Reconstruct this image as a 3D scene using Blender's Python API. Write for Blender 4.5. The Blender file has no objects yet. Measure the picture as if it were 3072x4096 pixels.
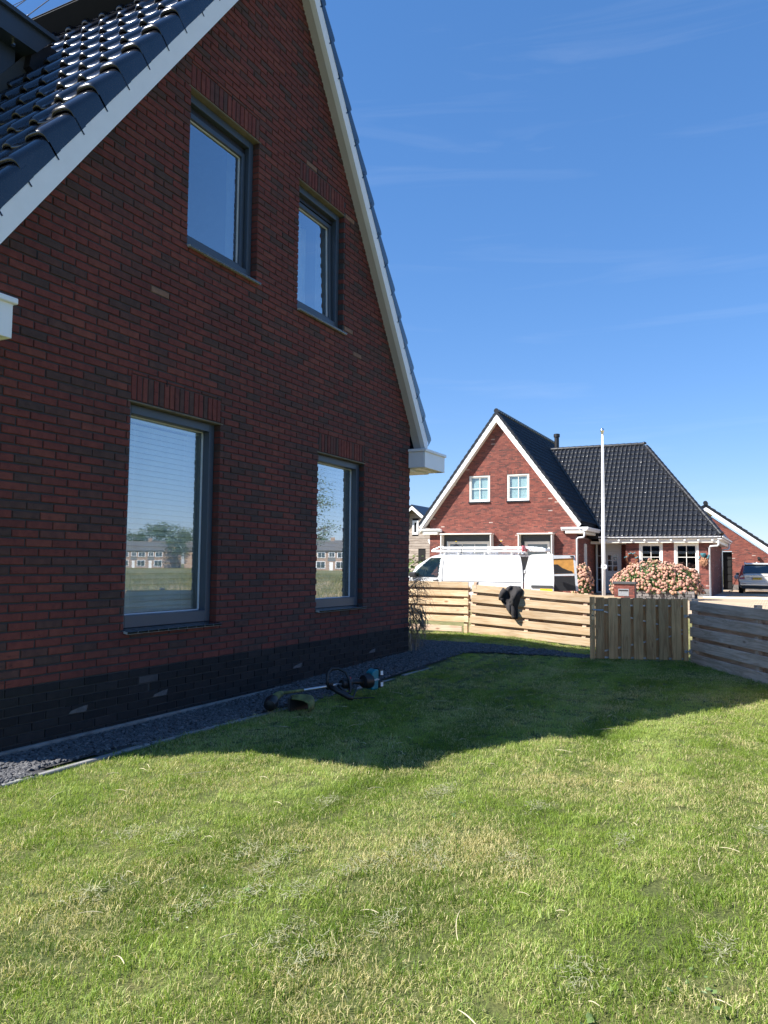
import bpy, bmesh, math, random
from mathutils import Matrix, Vector, noise
R = math.radians
random.seed(11)
SC = bpy.context.scene
COL = SC.collection

# ------------------------------------------------------------------ camera
cam_d = bpy.data.cameras.new('camera')
cam = bpy.data.objects.new('camera', cam_d); COL.objects.link(cam)
cam_d.sensor_fit = 'VERTICAL'; cam_d.sensor_height = 36.0; cam_d.lens = 36.0*3120/4096
cam_d.clip_start = 0.05; cam_d.clip_end = 3000
cr = Vector((0.44989, -0.89303, 0.01006)); cu = Vector((-0.06586, -0.02194, 0.99759)); cf = Vector((0.89065, 0.44947, 0.06868))
cm = Matrix.Identity(4)
for i in range(3):
    cm[i][0] = cr[i]; cm[i][1] = cu[i]; cm[i][2] = -cf[i]
cm.translation = Vector((0, -4.548, 1.28))
cam.matrix_world = cm
SC.camera = cam

# ------------------------------------------------------------------ sky, sun, exposure
SUN = Vector((-0.72, 0.77, 1.0)).normalized()
elev = math.asin(SUN.z)
W = bpy.data.worlds.new('World'); SC.world = W; W.use_nodes = True
nt = W.node_tree; nt.nodes.clear()
sky = nt.nodes.new('ShaderNodeTexSky'); sky.sky_type = 'NISHITA'; sky.sun_disc = False
sky.sun_elevation = elev; sky.sun_rotation = math.atan2(SUN.x, SUN.y)
sky.air_density = 1.0; sky.dust_density = 0.05; sky.ozone_density = 2.5; sky.altitude = 0
geo = nt.nodes.new('ShaderNodeTexCoord')
mp = nt.nodes.new('ShaderNodeMapping'); mp.inputs['Scale'].default_value = (1.0, 1.0, 11.0)
mp.inputs['Rotation'].default_value = (0.03, -0.03, 2.3)
nz = nt.nodes.new('ShaderNodeTexNoise'); nz.inputs['Scale'].default_value = 2.6; nz.inputs['Detail'].default_value = 6.0; nz.inputs['Roughness'].default_value = 0.55; nz.inputs['Distortion'].default_value = 0.6
rp = nt.nodes.new('ShaderNodeValToRGB'); rp.color_ramp.elements[0].position = 0.55; rp.color_ramp.elements[0].color = (0, 0, 0, 1)
rp.color_ramp.elements[1].position = 0.85; rp.color_ramp.elements[1].color = (0.08, 0.08, 0.08, 1)
mx = nt.nodes.new('ShaderNodeMix'); mx.data_type = 'RGBA'; mx.inputs['B'].default_value = (4.6, 4.9, 5.2, 1)
bg = nt.nodes.new('ShaderNodeBackground'); bg.inputs['Strength'].default_value = 0.10
out = nt.nodes.new('ShaderNodeOutputWorld')
L = nt.links.new
L(geo.outputs['Generated'], mp.inputs['Vector']); L(mp.outputs['Vector'], nz.inputs['Vector'])
L(nz.outputs['Fac'], rp.inputs['Fac']); L(rp.outputs['Color'], mx.inputs['Factor'])
tn = nt.nodes.new('ShaderNodeMix'); tn.data_type = 'RGBA'; tn.blend_type = 'MULTIPLY'; tn.inputs['Factor'].default_value = 1.0; tn.inputs['B'].default_value = (0.88, 1.0, 1.5, 1)
gm = nt.nodes.new('ShaderNodeGamma'); gm.inputs['Gamma'].default_value = 0.65      # the camera's flatter tone curve
hs = nt.nodes.new('ShaderNodeHueSaturation'); hs.inputs['Saturation'].default_value = 1.27; hs.inputs['Hue'].default_value = 0.495
L(sky.outputs['Color'], tn.inputs['A']); L(tn.outputs['Result'], gm.inputs['Color']); L(gm.outputs['Color'], hs.inputs['Color']); L(hs.outputs['Color'], mx.inputs['A']); L(mx.outputs['Result'], bg.inputs['Color']); L(bg.outputs['Background'], out.inputs['Surface'])
sl = bpy.data.lights.new('sun', 'SUN'); sl.energy = 5.0; sl.angle = R(0.55); sl.color = (1.0, 0.955, 0.88)
so = bpy.data.objects.new('sun', sl); COL.objects.link(so)
so.rotation_euler = (-SUN).to_track_quat('-Z', 'Y').to_euler()
so.location = (-20, 20, 30)
SC.view_settings.view_transform = 'Standard'; SC.view_settings.look = 'None'
SC.view_settings.gamma = 1.0; SC.view_settings.exposure = 1.35; SC.view_settings.use_curve_mapping = False
SC.render.engine = 'CYCLES'
SC.cycles.max_bounces = 8; SC.cycles.transparent_max_bounces = 12; SC.cycles.use_denoising = True

# ------------------------------------------------------------------ object helpers
WM = {}
def setpar(o, p):
    if p is not None:
        o.parent = p
        o.matrix_parent_inverse = WM[p.name].inverted()
def tag(o, label, cat=None, group=None):
    o['label'] = label
    if cat: o['category'] = cat
    if group: o['group'] = group
    return o
def thing(name, label, cat, loc=(0, 0, 0), group=None):
    o = bpy.data.objects.new(name, None); COL.objects.link(o)
    o.location = loc; o.empty_display_size = 0.2
    WM[o.name] = Matrix.Translation(Vector(loc))
    return tag(o, label, cat, group)
def place(name, me, M=None, parent=None):
    o = bpy.data.objects.new(name, me); COL.objects.link(o)
    M = M or Matrix.Identity(4)
    o.matrix_basis = M; WM[o.name] = M.copy()
    setpar(o, parent)
    return o
def kind(o, k):
    o['kind'] = k
    return o

class MB:
    def __init__(s):
        s.v = []; s.f = []; s.m = []; s.t = []
    def add(s, vs, fs, M=None, mi=0, tone=0.5):
        b = len(s.v)
        if M is not None:
            vs = [M @ Vector(p) for p in vs]
        s.v += [tuple(p) for p in vs]
        for f in fs:
            s.f.append(tuple(i+b for i in f)); s.m.append(mi); s.t.append(tone)
        return s
    def box(s, x0, x1, y0, y1, z0, z1, M=None, ch=0.0, mi=0, tone=0.5):
        if ch <= 0:
            vs = [(x0,y0,z0),(x1,y0,z0),(x1,y1,z0),(x0,y1,z0),(x0,y0,z1),(x1,y0,z1),(x1,y1,z1),(x0,y1,z1)]
            fs = [(0,3,2,1),(4,5,6,7),(0,1,5,4),(1,2,6,5),(2,3,7,6),(3,0,4,7)]
            return s.add(vs, fs, M, mi, tone)
        c = min(ch, abs(x1-x0)*.45, abs(y1-y0)*.45, abs(z1-z0)*.45)
        vs = []; idx = {}
        X=(x0,x1);Y=(y0,y1);Z=(z0,z1); sg=(1,-1)
        for i in (0,1):
            for j in (0,1):
                for k in (0,1):
                    dx,dy,dz = sg[i]*c, sg[j]*c, sg[k]*c
                    for a,p in enumerate(((X[i],Y[j]+dy,Z[k]+dz),(X[i]+dx,Y[j],Z[k]+dz),(X[i]+dx,Y[j]+dy,Z[k]))):
                        idx[(i,j,k,a)] = len(vs); vs.append(p)
        fs = []
        q = lambda *k: tuple(idx[x] for x in k)
        for i in (0,1): fs.append(q((i,0,0,0),(i,1,0,0),(i,1,1,0),(i,0,1,0)))
        for j in (0,1): fs.append(q((0,j,0,1),(1,j,0,1),(1,j,1,1),(0,j,1,1)))
        for k in (0,1): fs.append(q((0,0,k,2),(1,0,k,2),(1,1,k,2),(0,1,k,2)))
        for j in (0,1):
            for k in (0,1): fs.append(q((0,j,k,1),(1,j,k,1),(1,j,k,2),(0,j,k,2)))
        for i in (0,1):
            for k in (0,1): fs.append(q((i,0,k,0),(i,1,k,0),(i,1,k,2),(i,0,k,2)))
            for j in (0,1): fs.append(q((i,j,0,0),(i,j,1,0),(i,j,1,1),(i,j,0,1)))
            for j in (0,1):
                for k in (0,1): fs.append(q((i,j,k,0),(i,j,k,1),(i,j,k,2)))
        return s.add(vs, fs, M, mi, tone)
    def prism(s, poly, vec, M=None, mi=0, tone=0.5):
        n = len(poly); vec = Vector(vec)
        vs = [Vector(p) for p in poly] + [Vector(p)+vec for p in poly]
        fs = [tuple(range(n)), tuple(range(2*n-1, n-1, -1))]
        for i in range(n):
            j = (i+1) % n
            fs.append((i, i+n, j+n, j))
        return s.add(vs, fs, M, mi, tone)
    def tube(s, pts, r, n=8, M=None, mi=0, tone=0.5, cap=True):
        pts = [Vector(p) for p in pts]
        rs = r if isinstance(r, (list, tuple)) else [r]*len(pts)
        vs = []; fs = []
        ref = None
        for i, p in enumerate(pts):
            d = (pts[min(i+1, len(pts)-1)] - pts[max(i-1, 0)]).normalized()
            if ref is None:
                ref = d.orthogonal().normalized()
            ref = (ref - d*ref.dot(d))
            ref = ref.normalized() if ref.length > 1e-6 else d.orthogonal().normalized()
            b = d.cross(ref)
            for k in range(n):
                a = 2*math.pi*k/n
                vs.append(p + (ref*math.cos(a) + b*math.sin(a))*rs[i])
        for i in range(len(pts)-1):
            for k in range(n):
                k2 = (k+1) % n
                fs.append((i*n+k, i*n+k2, (i+1)*n+k2, (i+1)*n+k))
        if cap:
            fs.append(tuple(range(n-1, -1, -1))); fs.append(tuple(range((len(pts)-1)*n, len(pts)*n)))
        return s.add(vs, fs, M, mi, tone)
    def lathe(s, prof, n=16, M=None, mi=0, tone=0.5):
        vs = []; fs = []
        for (r, z) in prof:
            for k in range(n):
                a = 2*math.pi*k/n
                vs.append((r*math.cos(a), r*math.sin(a), z))
        for i in range(len(prof)-1):
            for k in range(n):
                k2 = (k+1) % n
                fs.append((i*n+k, i*n+k2, (i+1)*n+k2, (i+1)*n+k))
        fs.append(tuple(range(n-1, -1, -1))); fs.append(tuple(range((len(prof)-1)*n, len(prof)*n)))
        return s.add(vs, fs, M, mi, tone)
    def grid(s, P, M=None, mi=0, tone=0.5, flip=False):
        h = len(P); w = len(P[0])
        vs = [p for row in P for p in row]; fs = []
        for i in range(h-1):
            for j in range(w-1):
                f = (i*w+j, i*w+j+1, (i+1)*w+j+1, (i+1)*w+j)
                fs.append(f[::-1] if flip else f)
        return s.add(vs, fs, M, mi, tone)
    def mesh(s, name, mats, smooth=False, angle=None):
        me = bpy.data.meshes.new(name)
        me.from_pydata(s.v, [], s.f)
        if not isinstance(mats, (list, tuple)): mats = [mats]
        for m in mats: me.materials.append(m)
        if len(mats) > 1: me.polygons.foreach_set('material_index', s.m)
        at = me.attributes.new('tone', 'FLOAT', 'FACE'); at.data.foreach_set('value', s.t)
        if smooth:
            me.polygons.foreach_set('use_smooth', [True]*len(s.f))
            if angle: 
                try: me.set_sharp_from_angle(angle=R(angle))
                except Exception: pass
        me.update()
        return me
    def build(s, name, mats, parent=None, smooth=False, M=None, angle=None, normals=True):
        me = s.mesh(name, mats, smooth, angle)
        if normals:
            bm = bmesh.new(); bm.from_mesh(me); bmesh.ops.recalc_face_normals(bm, faces=bm.faces); bm.to_mesh(me); bm.free()
        return place(name, me, M, parent)

# ------------------------------------------------------------------ materials
def newmat(name):
    m = bpy.data.materials.new(name); m.use_nodes = True
    n = m.node_tree.nodes; n.clear()
    o = n.new('ShaderNodeOutputMaterial'); p = n.new('ShaderNodeBsdfPrincipled')
    m.node_tree.links.new(p.outputs[0], o.inputs[0])
    return m, m.node_tree, p, o
def N(t, typ, **kw):
    n = t.nodes.new(typ)
    for k, v in kw.items():
        if k.startswith('i_'): n.inputs[k[2:].replace('_', ' ')].default_value = v
        else: setattr(n, k, v)
    return n
def ramp(t, stops, interp='LINEAR'):
    r = t.nodes.new('ShaderNodeValToRGB'); cr_ = r.color_ramp; cr_.interpolation = interp
    while len(cr_.elements) < len(stops): cr_.elements.new(0.5)
    for e, (p, c) in zip(cr_.elements, stops):
        e.position = p; e.color = (*c, 1) if len(c) == 3 else c
    return r
def mixc(t, fac, a, b, mode='MIX'):
    n = t.nodes.new('ShaderNodeMix'); n.data_type = 'RGBA'; n.blend_type = mode
    for s_, x in (('Factor', fac), ('A', a), ('B', b)):
        if hasattr(x, 'is_linked') or isinstance(x, bpy.types.NodeSocket): t.links.new(x, n.inputs[s_])
        else: n.inputs[s_].default_value = x if not isinstance(x, tuple) else (*x, 1)[:4]
    return n.outputs['Result']
def simple(name, col, rough=0.5, metal=0.0, var=0.12, vscale=6.0, bump=0.0, bscale=60.0, coat=0.0, spec=0.5, obj=True):
    m, t, p, o = newmat(name)
    tc = N(t, 'ShaderNodeTexCoord')
    src = tc.outputs['Object']
    nz_ = N(t, 'ShaderNodeTexNoise', i_Scale=vscale, i_Detail=5.0, i_Roughness=0.6); t.links.new(src, nz_.inputs['Vector'])
    rr_ = ramp(t, [(0.3, tuple(c*(1-var) for c in col)), (0.7, tuple(min(1, c*(1+var)) for c in col))])
    t.links.new(nz_.outputs['Fac'], rr_.inputs['Fac']); t.links.new(rr_.outputs['Color'], p.inputs['Base Color'])
    p.inputs['Roughness'].default_value = rough; p.inputs['Metallic'].default_value = metal
    p.inputs['Specular IOR Level'].default_value = spec; p.inputs['Coat Weight'].default_value = coat; p.inputs['Coat Roughness'].default_value = 0.05
    if bump > 0:
        nb = N(t, 'ShaderNodeTexNoise', i_Scale=bscale, i_Detail=6.0, i_Roughness=0.6); t.links.new(src, nb.inputs['Vector'])
        b = N(t, 'ShaderNodeBump', i_Strength=bump, i_Distance=0.01); t.links.new(nb.outputs['Fac'], b.inputs['Height']); t.links.new(b.outputs['Normal'], p.inputs['Normal'])
    return m

def brick_mat(name, stops, crack=0.5, bs=1.0):
    m, t, p, o = newmat(name)
    at = N(t, 'ShaderNodeAttribute', attribute_name='tone')
    tc = N(t, 'ShaderNodeNewGeometry')
    rr_ = ramp(t, stops, 'LINEAR'); t.links.new(at.outputs['Fac'], rr_.inputs['Fac'])
    n1 = N(t, 'ShaderNodeTexNoise', i_Scale=14.0, i_Detail=6.0, i_Roughness=0.65); t.links.new(tc.outputs['Position'], n1.inputs['Vector'])
    r1 = ramp(t, [(0.25, (0.62, 0.62, 0.66)), (0.75, (1.25, 1.2, 1.15))]); t.links.new(n1.outputs['Fac'], r1.inputs['Fac'])
    c1 = mixc(t, 1.0, rr_.outputs['Color'], r1.outputs['Color'], 'MULTIPLY')
    nl = N(t, 'ShaderNodeTexNoise', i_Scale=0.9, i_Detail=4.0); t.links.new(tc.outputs['Position'], nl.inputs['Vector'])
    rl = ramp(t, [(0.3, (0.84, 0.86, 0.9)), (0.7, (1.16, 1.13, 1.1))]); t.links.new(nl.outputs['Fac'], rl.inputs['Fac'])
    c1 = mixc(t, 1.0, c1, rl.outputs['Color'], 'MULTIPLY')
    # hand-moulded creases: stretched, warped noise bands
    mpn = N(t, 'ShaderNodeMapping'); mpn.inputs['Scale'].default_value = (9, 9, 60); t.links.new(tc.outputs['Position'], mpn.inputs['Vector'])
    n2 = N(t, 'ShaderNodeTexNoise', i_Scale=1.0, i_Detail=3.0, i_Distortion=1.6); t.links.new(mpn.outputs['Vector'], n2.inputs['Vector'])
    r2 = ramp(t, [(0.30, (0, 0, 0)), (0.36, (1, 1, 1))]); t.links.new(n2.outputs['Fac'], r2.inputs['Fac'])
    c2 = mixc(t, r2.outputs['Color'], (0.02, 0.012, 0.012), c1)
    c3 = mixc(t, crack, c1, c2)
    t.links.new(c3, p.inputs['Base Color'])
    n3 = N(t, 'ShaderNodeTexNoise', i_Scale=130.0, i_Detail=6.0); t.links.new(tc.outputs['Position'], n3.inputs['Vector'])
    ad = N(t, 'ShaderNodeMath', operation='MULTIPLY_ADD'); t.links.new(r2.outputs['Color'], ad.inputs[0]); ad.inputs[1].default_value = 0.6; t.links.new(n3.outputs['Fac'], ad.inputs[2])
    b = N(t, 'ShaderNodeBump', i_Strength=0.55*bs, i_Distance=0.006); t.links.new(ad.outputs[0], b.inputs['Height']); t.links.new(b.outputs['Normal'], p.inputs['Normal'])
    p.inputs['Roughness'].default_value = 0.85; p.inputs['Specular IOR Level'].default_value = 0.3
    return m
M_brick = brick_mat('brick_face', [(0.0, (0.068, 0.042, 0.036)), (0.25, (0.098, 0.044, 0.037)), (0.5, (0.125, 0.037, 0.031)), (0.8, (0.150, 0.041, 0.033)), (0.97, (0.165, 0.055, 0.040)), (1.0, (0.22, 0.13, 0.09))])
M_brickn = brick_mat('brick_face_neighbour', [(0.0, (0.10, 0.05, 0.044)), (0.3, (0.165, 0.058, 0.047)), (0.6, (0.215, 0.068, 0.052)), (0.97, (0.265, 0.095, 0.07)), (1.0, (0.42, 0.33, 0.29))], 0.25)
M_plinth = brick_mat('plinth_brick_face', [(0.0, (0.012, 0.012, 0.014)), (0.9, (0.027, 0.026, 0.028)), (1.0, (0.07, 0.07, 0.075))], 0.3)
M_plinthn = brick_mat('grey_brick_face', [(0.0, (0.10, 0.10, 0.10)), (1.0, (0.22, 0.21, 0.20))], 0.3)
M_mortar = simple('mortar', (0.042, 0.043, 0.047), 0.95, bump=0.4, bscale=200)
M_mortarn = simple('mortar_grey', (0.17, 0.125, 0.11), 0.95, bump=0.3, bscale=200)
M_white = simple('white_board', (0.80, 0.81, 0.82), 0.38, var=0.03)
M_cream = simple('cream_paint', (0.74, 0.72, 0.66), 0.4, var=0.03)
M_soffit = simple('soffit_shaded', (0.5, 0.47, 0.44), 0.6, var=0.04, bump=0.05)  # white board seen in shade, the shade put into a greyer base colour
M_anth = simple('anthracite_frame', (0.043, 0.06, 0.085), 0.42, var=0.06)
M_black = simple('black_plastic', (0.012, 0.012, 0.014), 0.45, var=0.2)
M_rubber = simple('rubber', (0.016, 0.016, 0.017), 0.8)
M_lead = simple('lead_flashing', (0.05, 0.052, 0.05), 0.55, bump=0.3, bscale=20)
M_steel = simple('galvanised_steel', (0.42, 0.45, 0.48), 0.42, 0.75, var=0.2, vscale=30)
M_chrome = simple('steel_polished', (0.75, 0.75, 0.75), 0.18, 1.0)
M_lintel = simple('lintel_concrete', (0.17, 0.15, 0.11), 0.85, var=0.3, bump=0.3)
M_concrete = simple('concrete', (0.21, 0.21, 0.205), 0.9, var=0.2, vscale=9, bump=0.3)
M_found = simple('foundation_concrete', (0.17, 0.17, 0.165), 0.9, var=0.35, vscale=7, bump=0.4)
M_zinc = simple('grey_pvc_pipe', (0.55, 0.58, 0.62), 0.4)
M_room = simple('room_plaster', (0.30, 0.29, 0.28), 0.9)
M_roomw = simple('reveal_white', (0.75, 0.75, 0.74), 0.6)
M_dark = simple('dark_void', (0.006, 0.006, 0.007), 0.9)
M_blind = simple('blind_slat', (0.72, 0.70, 0.66), 0.5)
M_curtain = simple('curtain_grey', (0.5, 0.48, 0.48), 0.9, bump=0.1)
M_grout = simple('grout_pale', (0.4, 0.42, 0.42), 0.9)

def tile_mat(name, col, rough, coat, spec=0.5):
    m, t, p, o = newmat(name)
    g = N(t, 'ShaderNodeNewGeometry')
    n1 = N(t, 'ShaderNodeTexNoise', i_Scale=5.0, i_Detail=5.0); t.links.new(g.outputs['Position'], n1.inputs['Vector'])
    r1 = ramp(t, [(0.3, tuple(c*0.75 for c in col)), (0.72, tuple(c*1.5 for c in col))]); t.links.new(n1.outputs['Fac'], r1.inputs['Fac'])
    t.links.new(r1.outputs['Color'], p.inputs['Base Color'])
    n2 = N(t, 'ShaderNodeTexNoise', i_Scale=40.0, i_Detail=4.0); t.links.new(g.outputs['Position'], n2.inputs['Vector'])
    r2 = ramp(t, [(0.3, (rough*0.8,)*3), (0.75, (rough*1.35,)*3)]); t.links.new(n2.outputs['Fac'], r2.inputs['Fac']); t.links.new(r2.outputs['Color'], p.inputs['Roughness'])
    p.inputs['Coat Weight'].default_value = coat; p.inputs['Coat Roughness'].default_value = 0.08; p.inputs['Specular IOR Level'].default_value = spec
    return m
M_tile = tile_mat('black_glazed_tile', (0.010, 0.011, 0.016), 0.24, 0.6)
M_tilen = tile_mat('anthracite_tile', (0.011, 0.012, 0.015), 0.36, 0.12, 0.35)
M_silltile = tile_mat('black_sill_tile', (0.010, 0.011, 0.014), 0.2, 0.5)

def glass_mat(name, base=0.30, mul=3.2, tint=(0.85, 0.92, 0.92)):
    m, t, p, o = newmat(name); t.nodes.remove(p)
    tr = N(t, 'ShaderNodeBsdfTransparent'); tr.inputs[0].default_value = (*tint, 1)
    gl = N(t, 'ShaderNodeBsdfGlossy'); gl.inputs['Roughness'].default_value = 0.0; gl.inputs[0].default_value = (0.95, 0.97, 1, 1)
    fr = N(t, 'ShaderNodeFresnel', i_IOR=1.52)
    ma = N(t, 'ShaderNodeMath', operation='MULTIPLY_ADD', use_clamp=True); t.links.new(fr.outputs[0], ma.inputs[0]); ma.inputs[1].default_value = mul; ma.inputs[2].default_value = base
    g = N(t, 'ShaderNodeNewGeometry')
    nb = N(t, 'ShaderNodeTexNoise', i_Scale=1.1, i_Detail=1.0); t.links.new(g.outputs['Position'], nb.inputs['Vector'])
    b = N(t, 'ShaderNodeBump', i_Strength=0.02, i_Distance=0.02); t.links.new(nb.outputs['Fac'], b.inputs['Height']); t.links.new(b.outputs['Normal'], gl.inputs['Normal'])
    inv = N(t, 'ShaderNodeMath', operation='SUBTRACT'); inv.inputs[0].default_value = 1.0; t.links.new(g.outputs['Backfacing'], inv.inputs[1])
    mk = N(t, 'ShaderNodeMath', operation='MULTIPLY'); t.links.new(ma.outputs[0], mk.inputs[0]); t.links.new(inv.outputs[0], mk.inputs[1])
    mi_ = N(t, 'ShaderNodeMixShader'); t.links.new(mk.outputs[0], mi_.inputs[0]); t.links.new(tr.outputs[0], mi_.inputs[1]); t.links.new(gl.outputs[0], mi_.inputs[2])
    t.links.new(mi_.outputs[0], o.inputs[0])
    return m
M_glass = glass_mat('window_glass', 0.08, 4.6)
M_glassn = glass_mat('window_glass_far', 0.05, 2.2, (0.8, 0.87, 0.87))
M_carglass = glass_mat('car_glass', 0.04, 1.6, (0.62, 0.74, 0.71))
M_carglassd = glass_mat('car_glass_dark', 0.05, 1.5, (0.2, 0.23, 0.24))

def wood_mat(name, light, dark, knot, rough=0.7, green=0.0):
    m, t, p, o = newmat(name)
    tc = N(t, 'ShaderNodeTexCoord'); oi = N(t, 'ShaderNodeObjectInfo')
    off = N(t, 'ShaderNodeVectorMath', operation='SCALE'); 
    cb = N(t, 'ShaderNodeCombineXYZ')
    for k, mul in zip('XYZ', (37.0, 91.0, 53.0)):
        mm = N(t, 'ShaderNodeMath', operation='MULTIPLY'); t.links.new(oi.outputs['Random'], mm.inputs[0]); mm.inputs[1].default_value = mul; t.links.new(mm.outputs[0], cb.inputs[k])
    ad = N(t, 'ShaderNodeVectorMath', operation='ADD'); t.links.new(tc.outputs['Object'], ad.inputs[0]); t.links.new(cb.outputs[0], ad.inputs[1])
    # knots first, they warp the grain
    mk = N(t, 'ShaderNodeMapping'); mk.inputs['Scale'].default_value = (2.3, 4.5, 6.0); t.links.new(ad.outputs[0], mk.inputs['Vector'])
    vo = N(t, 'ShaderNodeTexVoronoi', i_Scale=1.0, i_Randomness=1.0); t.links.new(mk.outputs[0], vo.inputs['Vector'])
    wr = N(t, 'ShaderNodeMath', operation='DIVIDE'); wr.inputs[0].default_value = 0.10
    a1 = N(t, 'ShaderNodeMath', operation='ADD'); t.links.new(vo.outputs['Distance'], a1.inputs[0]); a1.inputs[1].default_value = 0.12; t.links.new(a1.outputs[0], wr.inputs[1])
    mg = N(t, 'ShaderNodeMapping'); mg.inputs['Scale'].default_value = (0.9, 14.0, 14.0); t.links.new(ad.outputs[0], mg.inputs['Vector'])
    av = N(t, 'ShaderNodeVectorMath', operation='ADD'); t.links.new(mg.outputs[0], av.inputs[0])
    cw = N(t, 'ShaderNodeCombineXYZ'); t.links.new(wr.outputs[0], cw.inputs['Y']); t.links.new(wr.outputs[0], cw.inputs['Z']); t.links.new(cw.outputs[0], av.inputs[1])
    n1 = N(t, 'ShaderNodeTexNoise', i_Scale=1.6, i_Detail=4.0, i_Roughness=0.55, i_Distortion=0.5); t.links.new(av.outputs[0], n1.inputs['Vector'])
    fr = N(t, 'ShaderNodeMath', operation='MULTIPLY'); t.links.new(n1.outputs['Fac'], fr.inputs[0]); fr.inputs[1].default_value = 7.0
    fc = N(t, 'ShaderNodeMath', operation='PINGPONG'); t.links.new(fr.outputs[0], fc.inputs[0]); fc.inputs[1].default_value = 1.0
    rr_ = ramp(t, [(0.0, light), (0.6, tuple((a+b)/2*1.02 for a, b in zip(light, dark))), (1.0, dark)]); t.links.new(fc.outputs[0], rr_.inputs['Fac'])
    rk = ramp(t, [(0.045, (1, 1, 1)), (0.13, (0, 0, 0))]); t.links.new(vo.outputs['Distance'], rk.inputs['Fac'])
    c = mixc(t, rk.outputs['Color'], rr_.outputs['Color'], knot)
    n3 = N(t, 'ShaderNodeTexNoise', i_Scale=2.0, i_Detail=3.0); t.links.new(ad.outputs[0], n3.inputs['Vector'])
    r3 = ramp(t, [(0.3, (0.82, 0.80, 0.78)), (0.7, (1.1, 1.1, 1.1))]); t.links.new(n3.outputs['Fac'], r3.inputs['Fac'])
    c = mixc(t, 1.0, c, r3.outputs['Color'], 'MULTIPLY')
    rv = ramp(t, [(0.0, (0.82, 0.82, 0.82)), (1.0, (1.14, 1.12, 1.1))]); t.links.new(oi.outputs['Random'], rv.inputs['Fac'])
    c = mixc(t, 1.0, c, rv.outputs['Color'], 'MULTIPLY')
    t.links.new(c, p.inputs['Base Color'])
    b = N(t, 'ShaderNodeBump', i_Strength=0.3, i_Distance=0.003); t.links.new(fc.outputs[0], b.inputs['Height']); t.links.new(b.outputs['Normal'], p.inputs['Normal'])
    p.inputs['Roughness'].default_value = rough; p.inputs['Specular IOR Level'].default_value = 0.3
    return m
M_wood = wood_mat('larch_plank', (0.62, 0.485, 0.33), (0.50, 0.345, 0.20), (0.30, 0.16, 0.08))
M_woodg = wood_mat('gate_plank', (0.68, 0.42, 0.20), (0.47, 0.26, 0.115), (0.22, 0.10, 0.05))
M_woodw = wood_mat('weathered_plank', (0.74, 0.55, 0.42), (0.53, 0.36, 0.255), (0.30, 0.18, 0.12))
M_woodshed = wood_mat('shed_plank', (0.40, 0.345, 0.30), (0.26, 0.21, 0.175), (0.12, 0.09, 0.07))
# ------------------------------------------------------------------ ground
def sstep(a, b, x):
    t = max(0.0, min(1.0, (x-a)/(b-a) if b != a else 0.0)); return t*t*(3-2*t)
def gh(x, y):
    return 0.09*sstep(5, 10, x)*sstep(-2.0, -.4, y) - .07*sstep(12.0, 13.2, x)*sstep(.2, -1.6, y)
def ground_mat(name, stops, scale=3.0, fine=60.0, bump=0.5):
    m, t, p, o = newmat(name)
    g = N(t, 'ShaderNodeNewGeometry')
    n1 = N(t, 'ShaderNodeTexNoise', i_Scale=scale, i_Detail=6.0, i_Roughness=0.62); t.links.new(g.outputs['Position'], n1.inputs['Vector'])
    n2 = N(t, 'ShaderNodeTexNoise', i_Scale=fine, i_Detail=4.0); t.links.new(g.outputs['Position'], n2.inputs['Vector'])
    r1 = ramp(t, stops); t.links.new(n1.outputs['Fac'], r1.inputs['Fac'])
    r2 = ramp(t, [(0.25, (0.55, 0.55, 0.55)), (0.75, (1.3, 1.3, 1.3))]); t.links.new(n2.outputs['Fac'], r2.inputs['Fac'])
    t.links.new(mixc(t, 1.0, r1.outputs['Color'], r2.outputs['Color'], 'MULTIPLY'), p.inputs['Base Color'])
    b = N(t, 'ShaderNodeBump', i_Strength=bump, i_Distance=0.02); t.links.new(n2.outputs['Fac'], b.inputs['Height']); t.links.new(b.outputs['Normal'], p.inputs['Normal'])
    p.inputs['Roughness'].default_value = 0.95; p.inputs['Specular IOR Level'].default_value = 0.2
    return m
M_meadow = ground_mat('meadow_ground', [(0.3, (0.10, 0.12, 0.035)), (0.5, (0.17, 0.16, 0.06)), (0.7, (0.27, 0.22, 0.11))], 0.25, 6.0)
M_lawn = ground_mat('lawn_ground', [(0.3, (0.055, 0.075, 0.02)), (0.6, (0.10, 0.11, 0.035)), (0.75, (0.17, 0.13, 0.06))], 2.0, 60.0)
M_bed = ground_mat('gravel_bed', [(0.3, (0.03, 0.03, 0.033)), (0.7, (0.075, 0.075, 0.08))], 8, 120)
M_path = ground_mat('pale_gravel', [(0.3, (0.42, 0.36, 0.30)), (0.7, (0.55, 0.48, 0.41))], 3, 80, 0.3)

def sheet(name, poly, z, m, k='structure', th=0.0):
    mb = MB(); mb.add([(x, y, (z(x, y) if callable(z) else z)) for x, y in poly], [tuple(range(len(poly)))])
    o = mb.build(name, m, normals=False)
    return kind(o, k)
big = MB()
ring = [0, 6, 14, 30, 70, 200, 600, 1600]
for i in range(len(ring)-1):
    a, b = ring[i], ring[i+1]; n = 32
    for k in range(n):
        t0, t1 = 2*math.pi*k/n, 2*math.pi*(k+1)/n
        P = lambda r_, t_: (10+r_*math.cos(t_), r_*math.sin(t_), -0.13)
        big.add([P(a, t0), P(b, t0), P(b, t1), P(a, t1)] if a else [P(0, 0), P(b, t0), P(b, t1)], [(0, 1, 2, 3) if a else (0, 1, 2)])
kind(big.build('ground', M_meadow, normals=False), 'structure')

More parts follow.
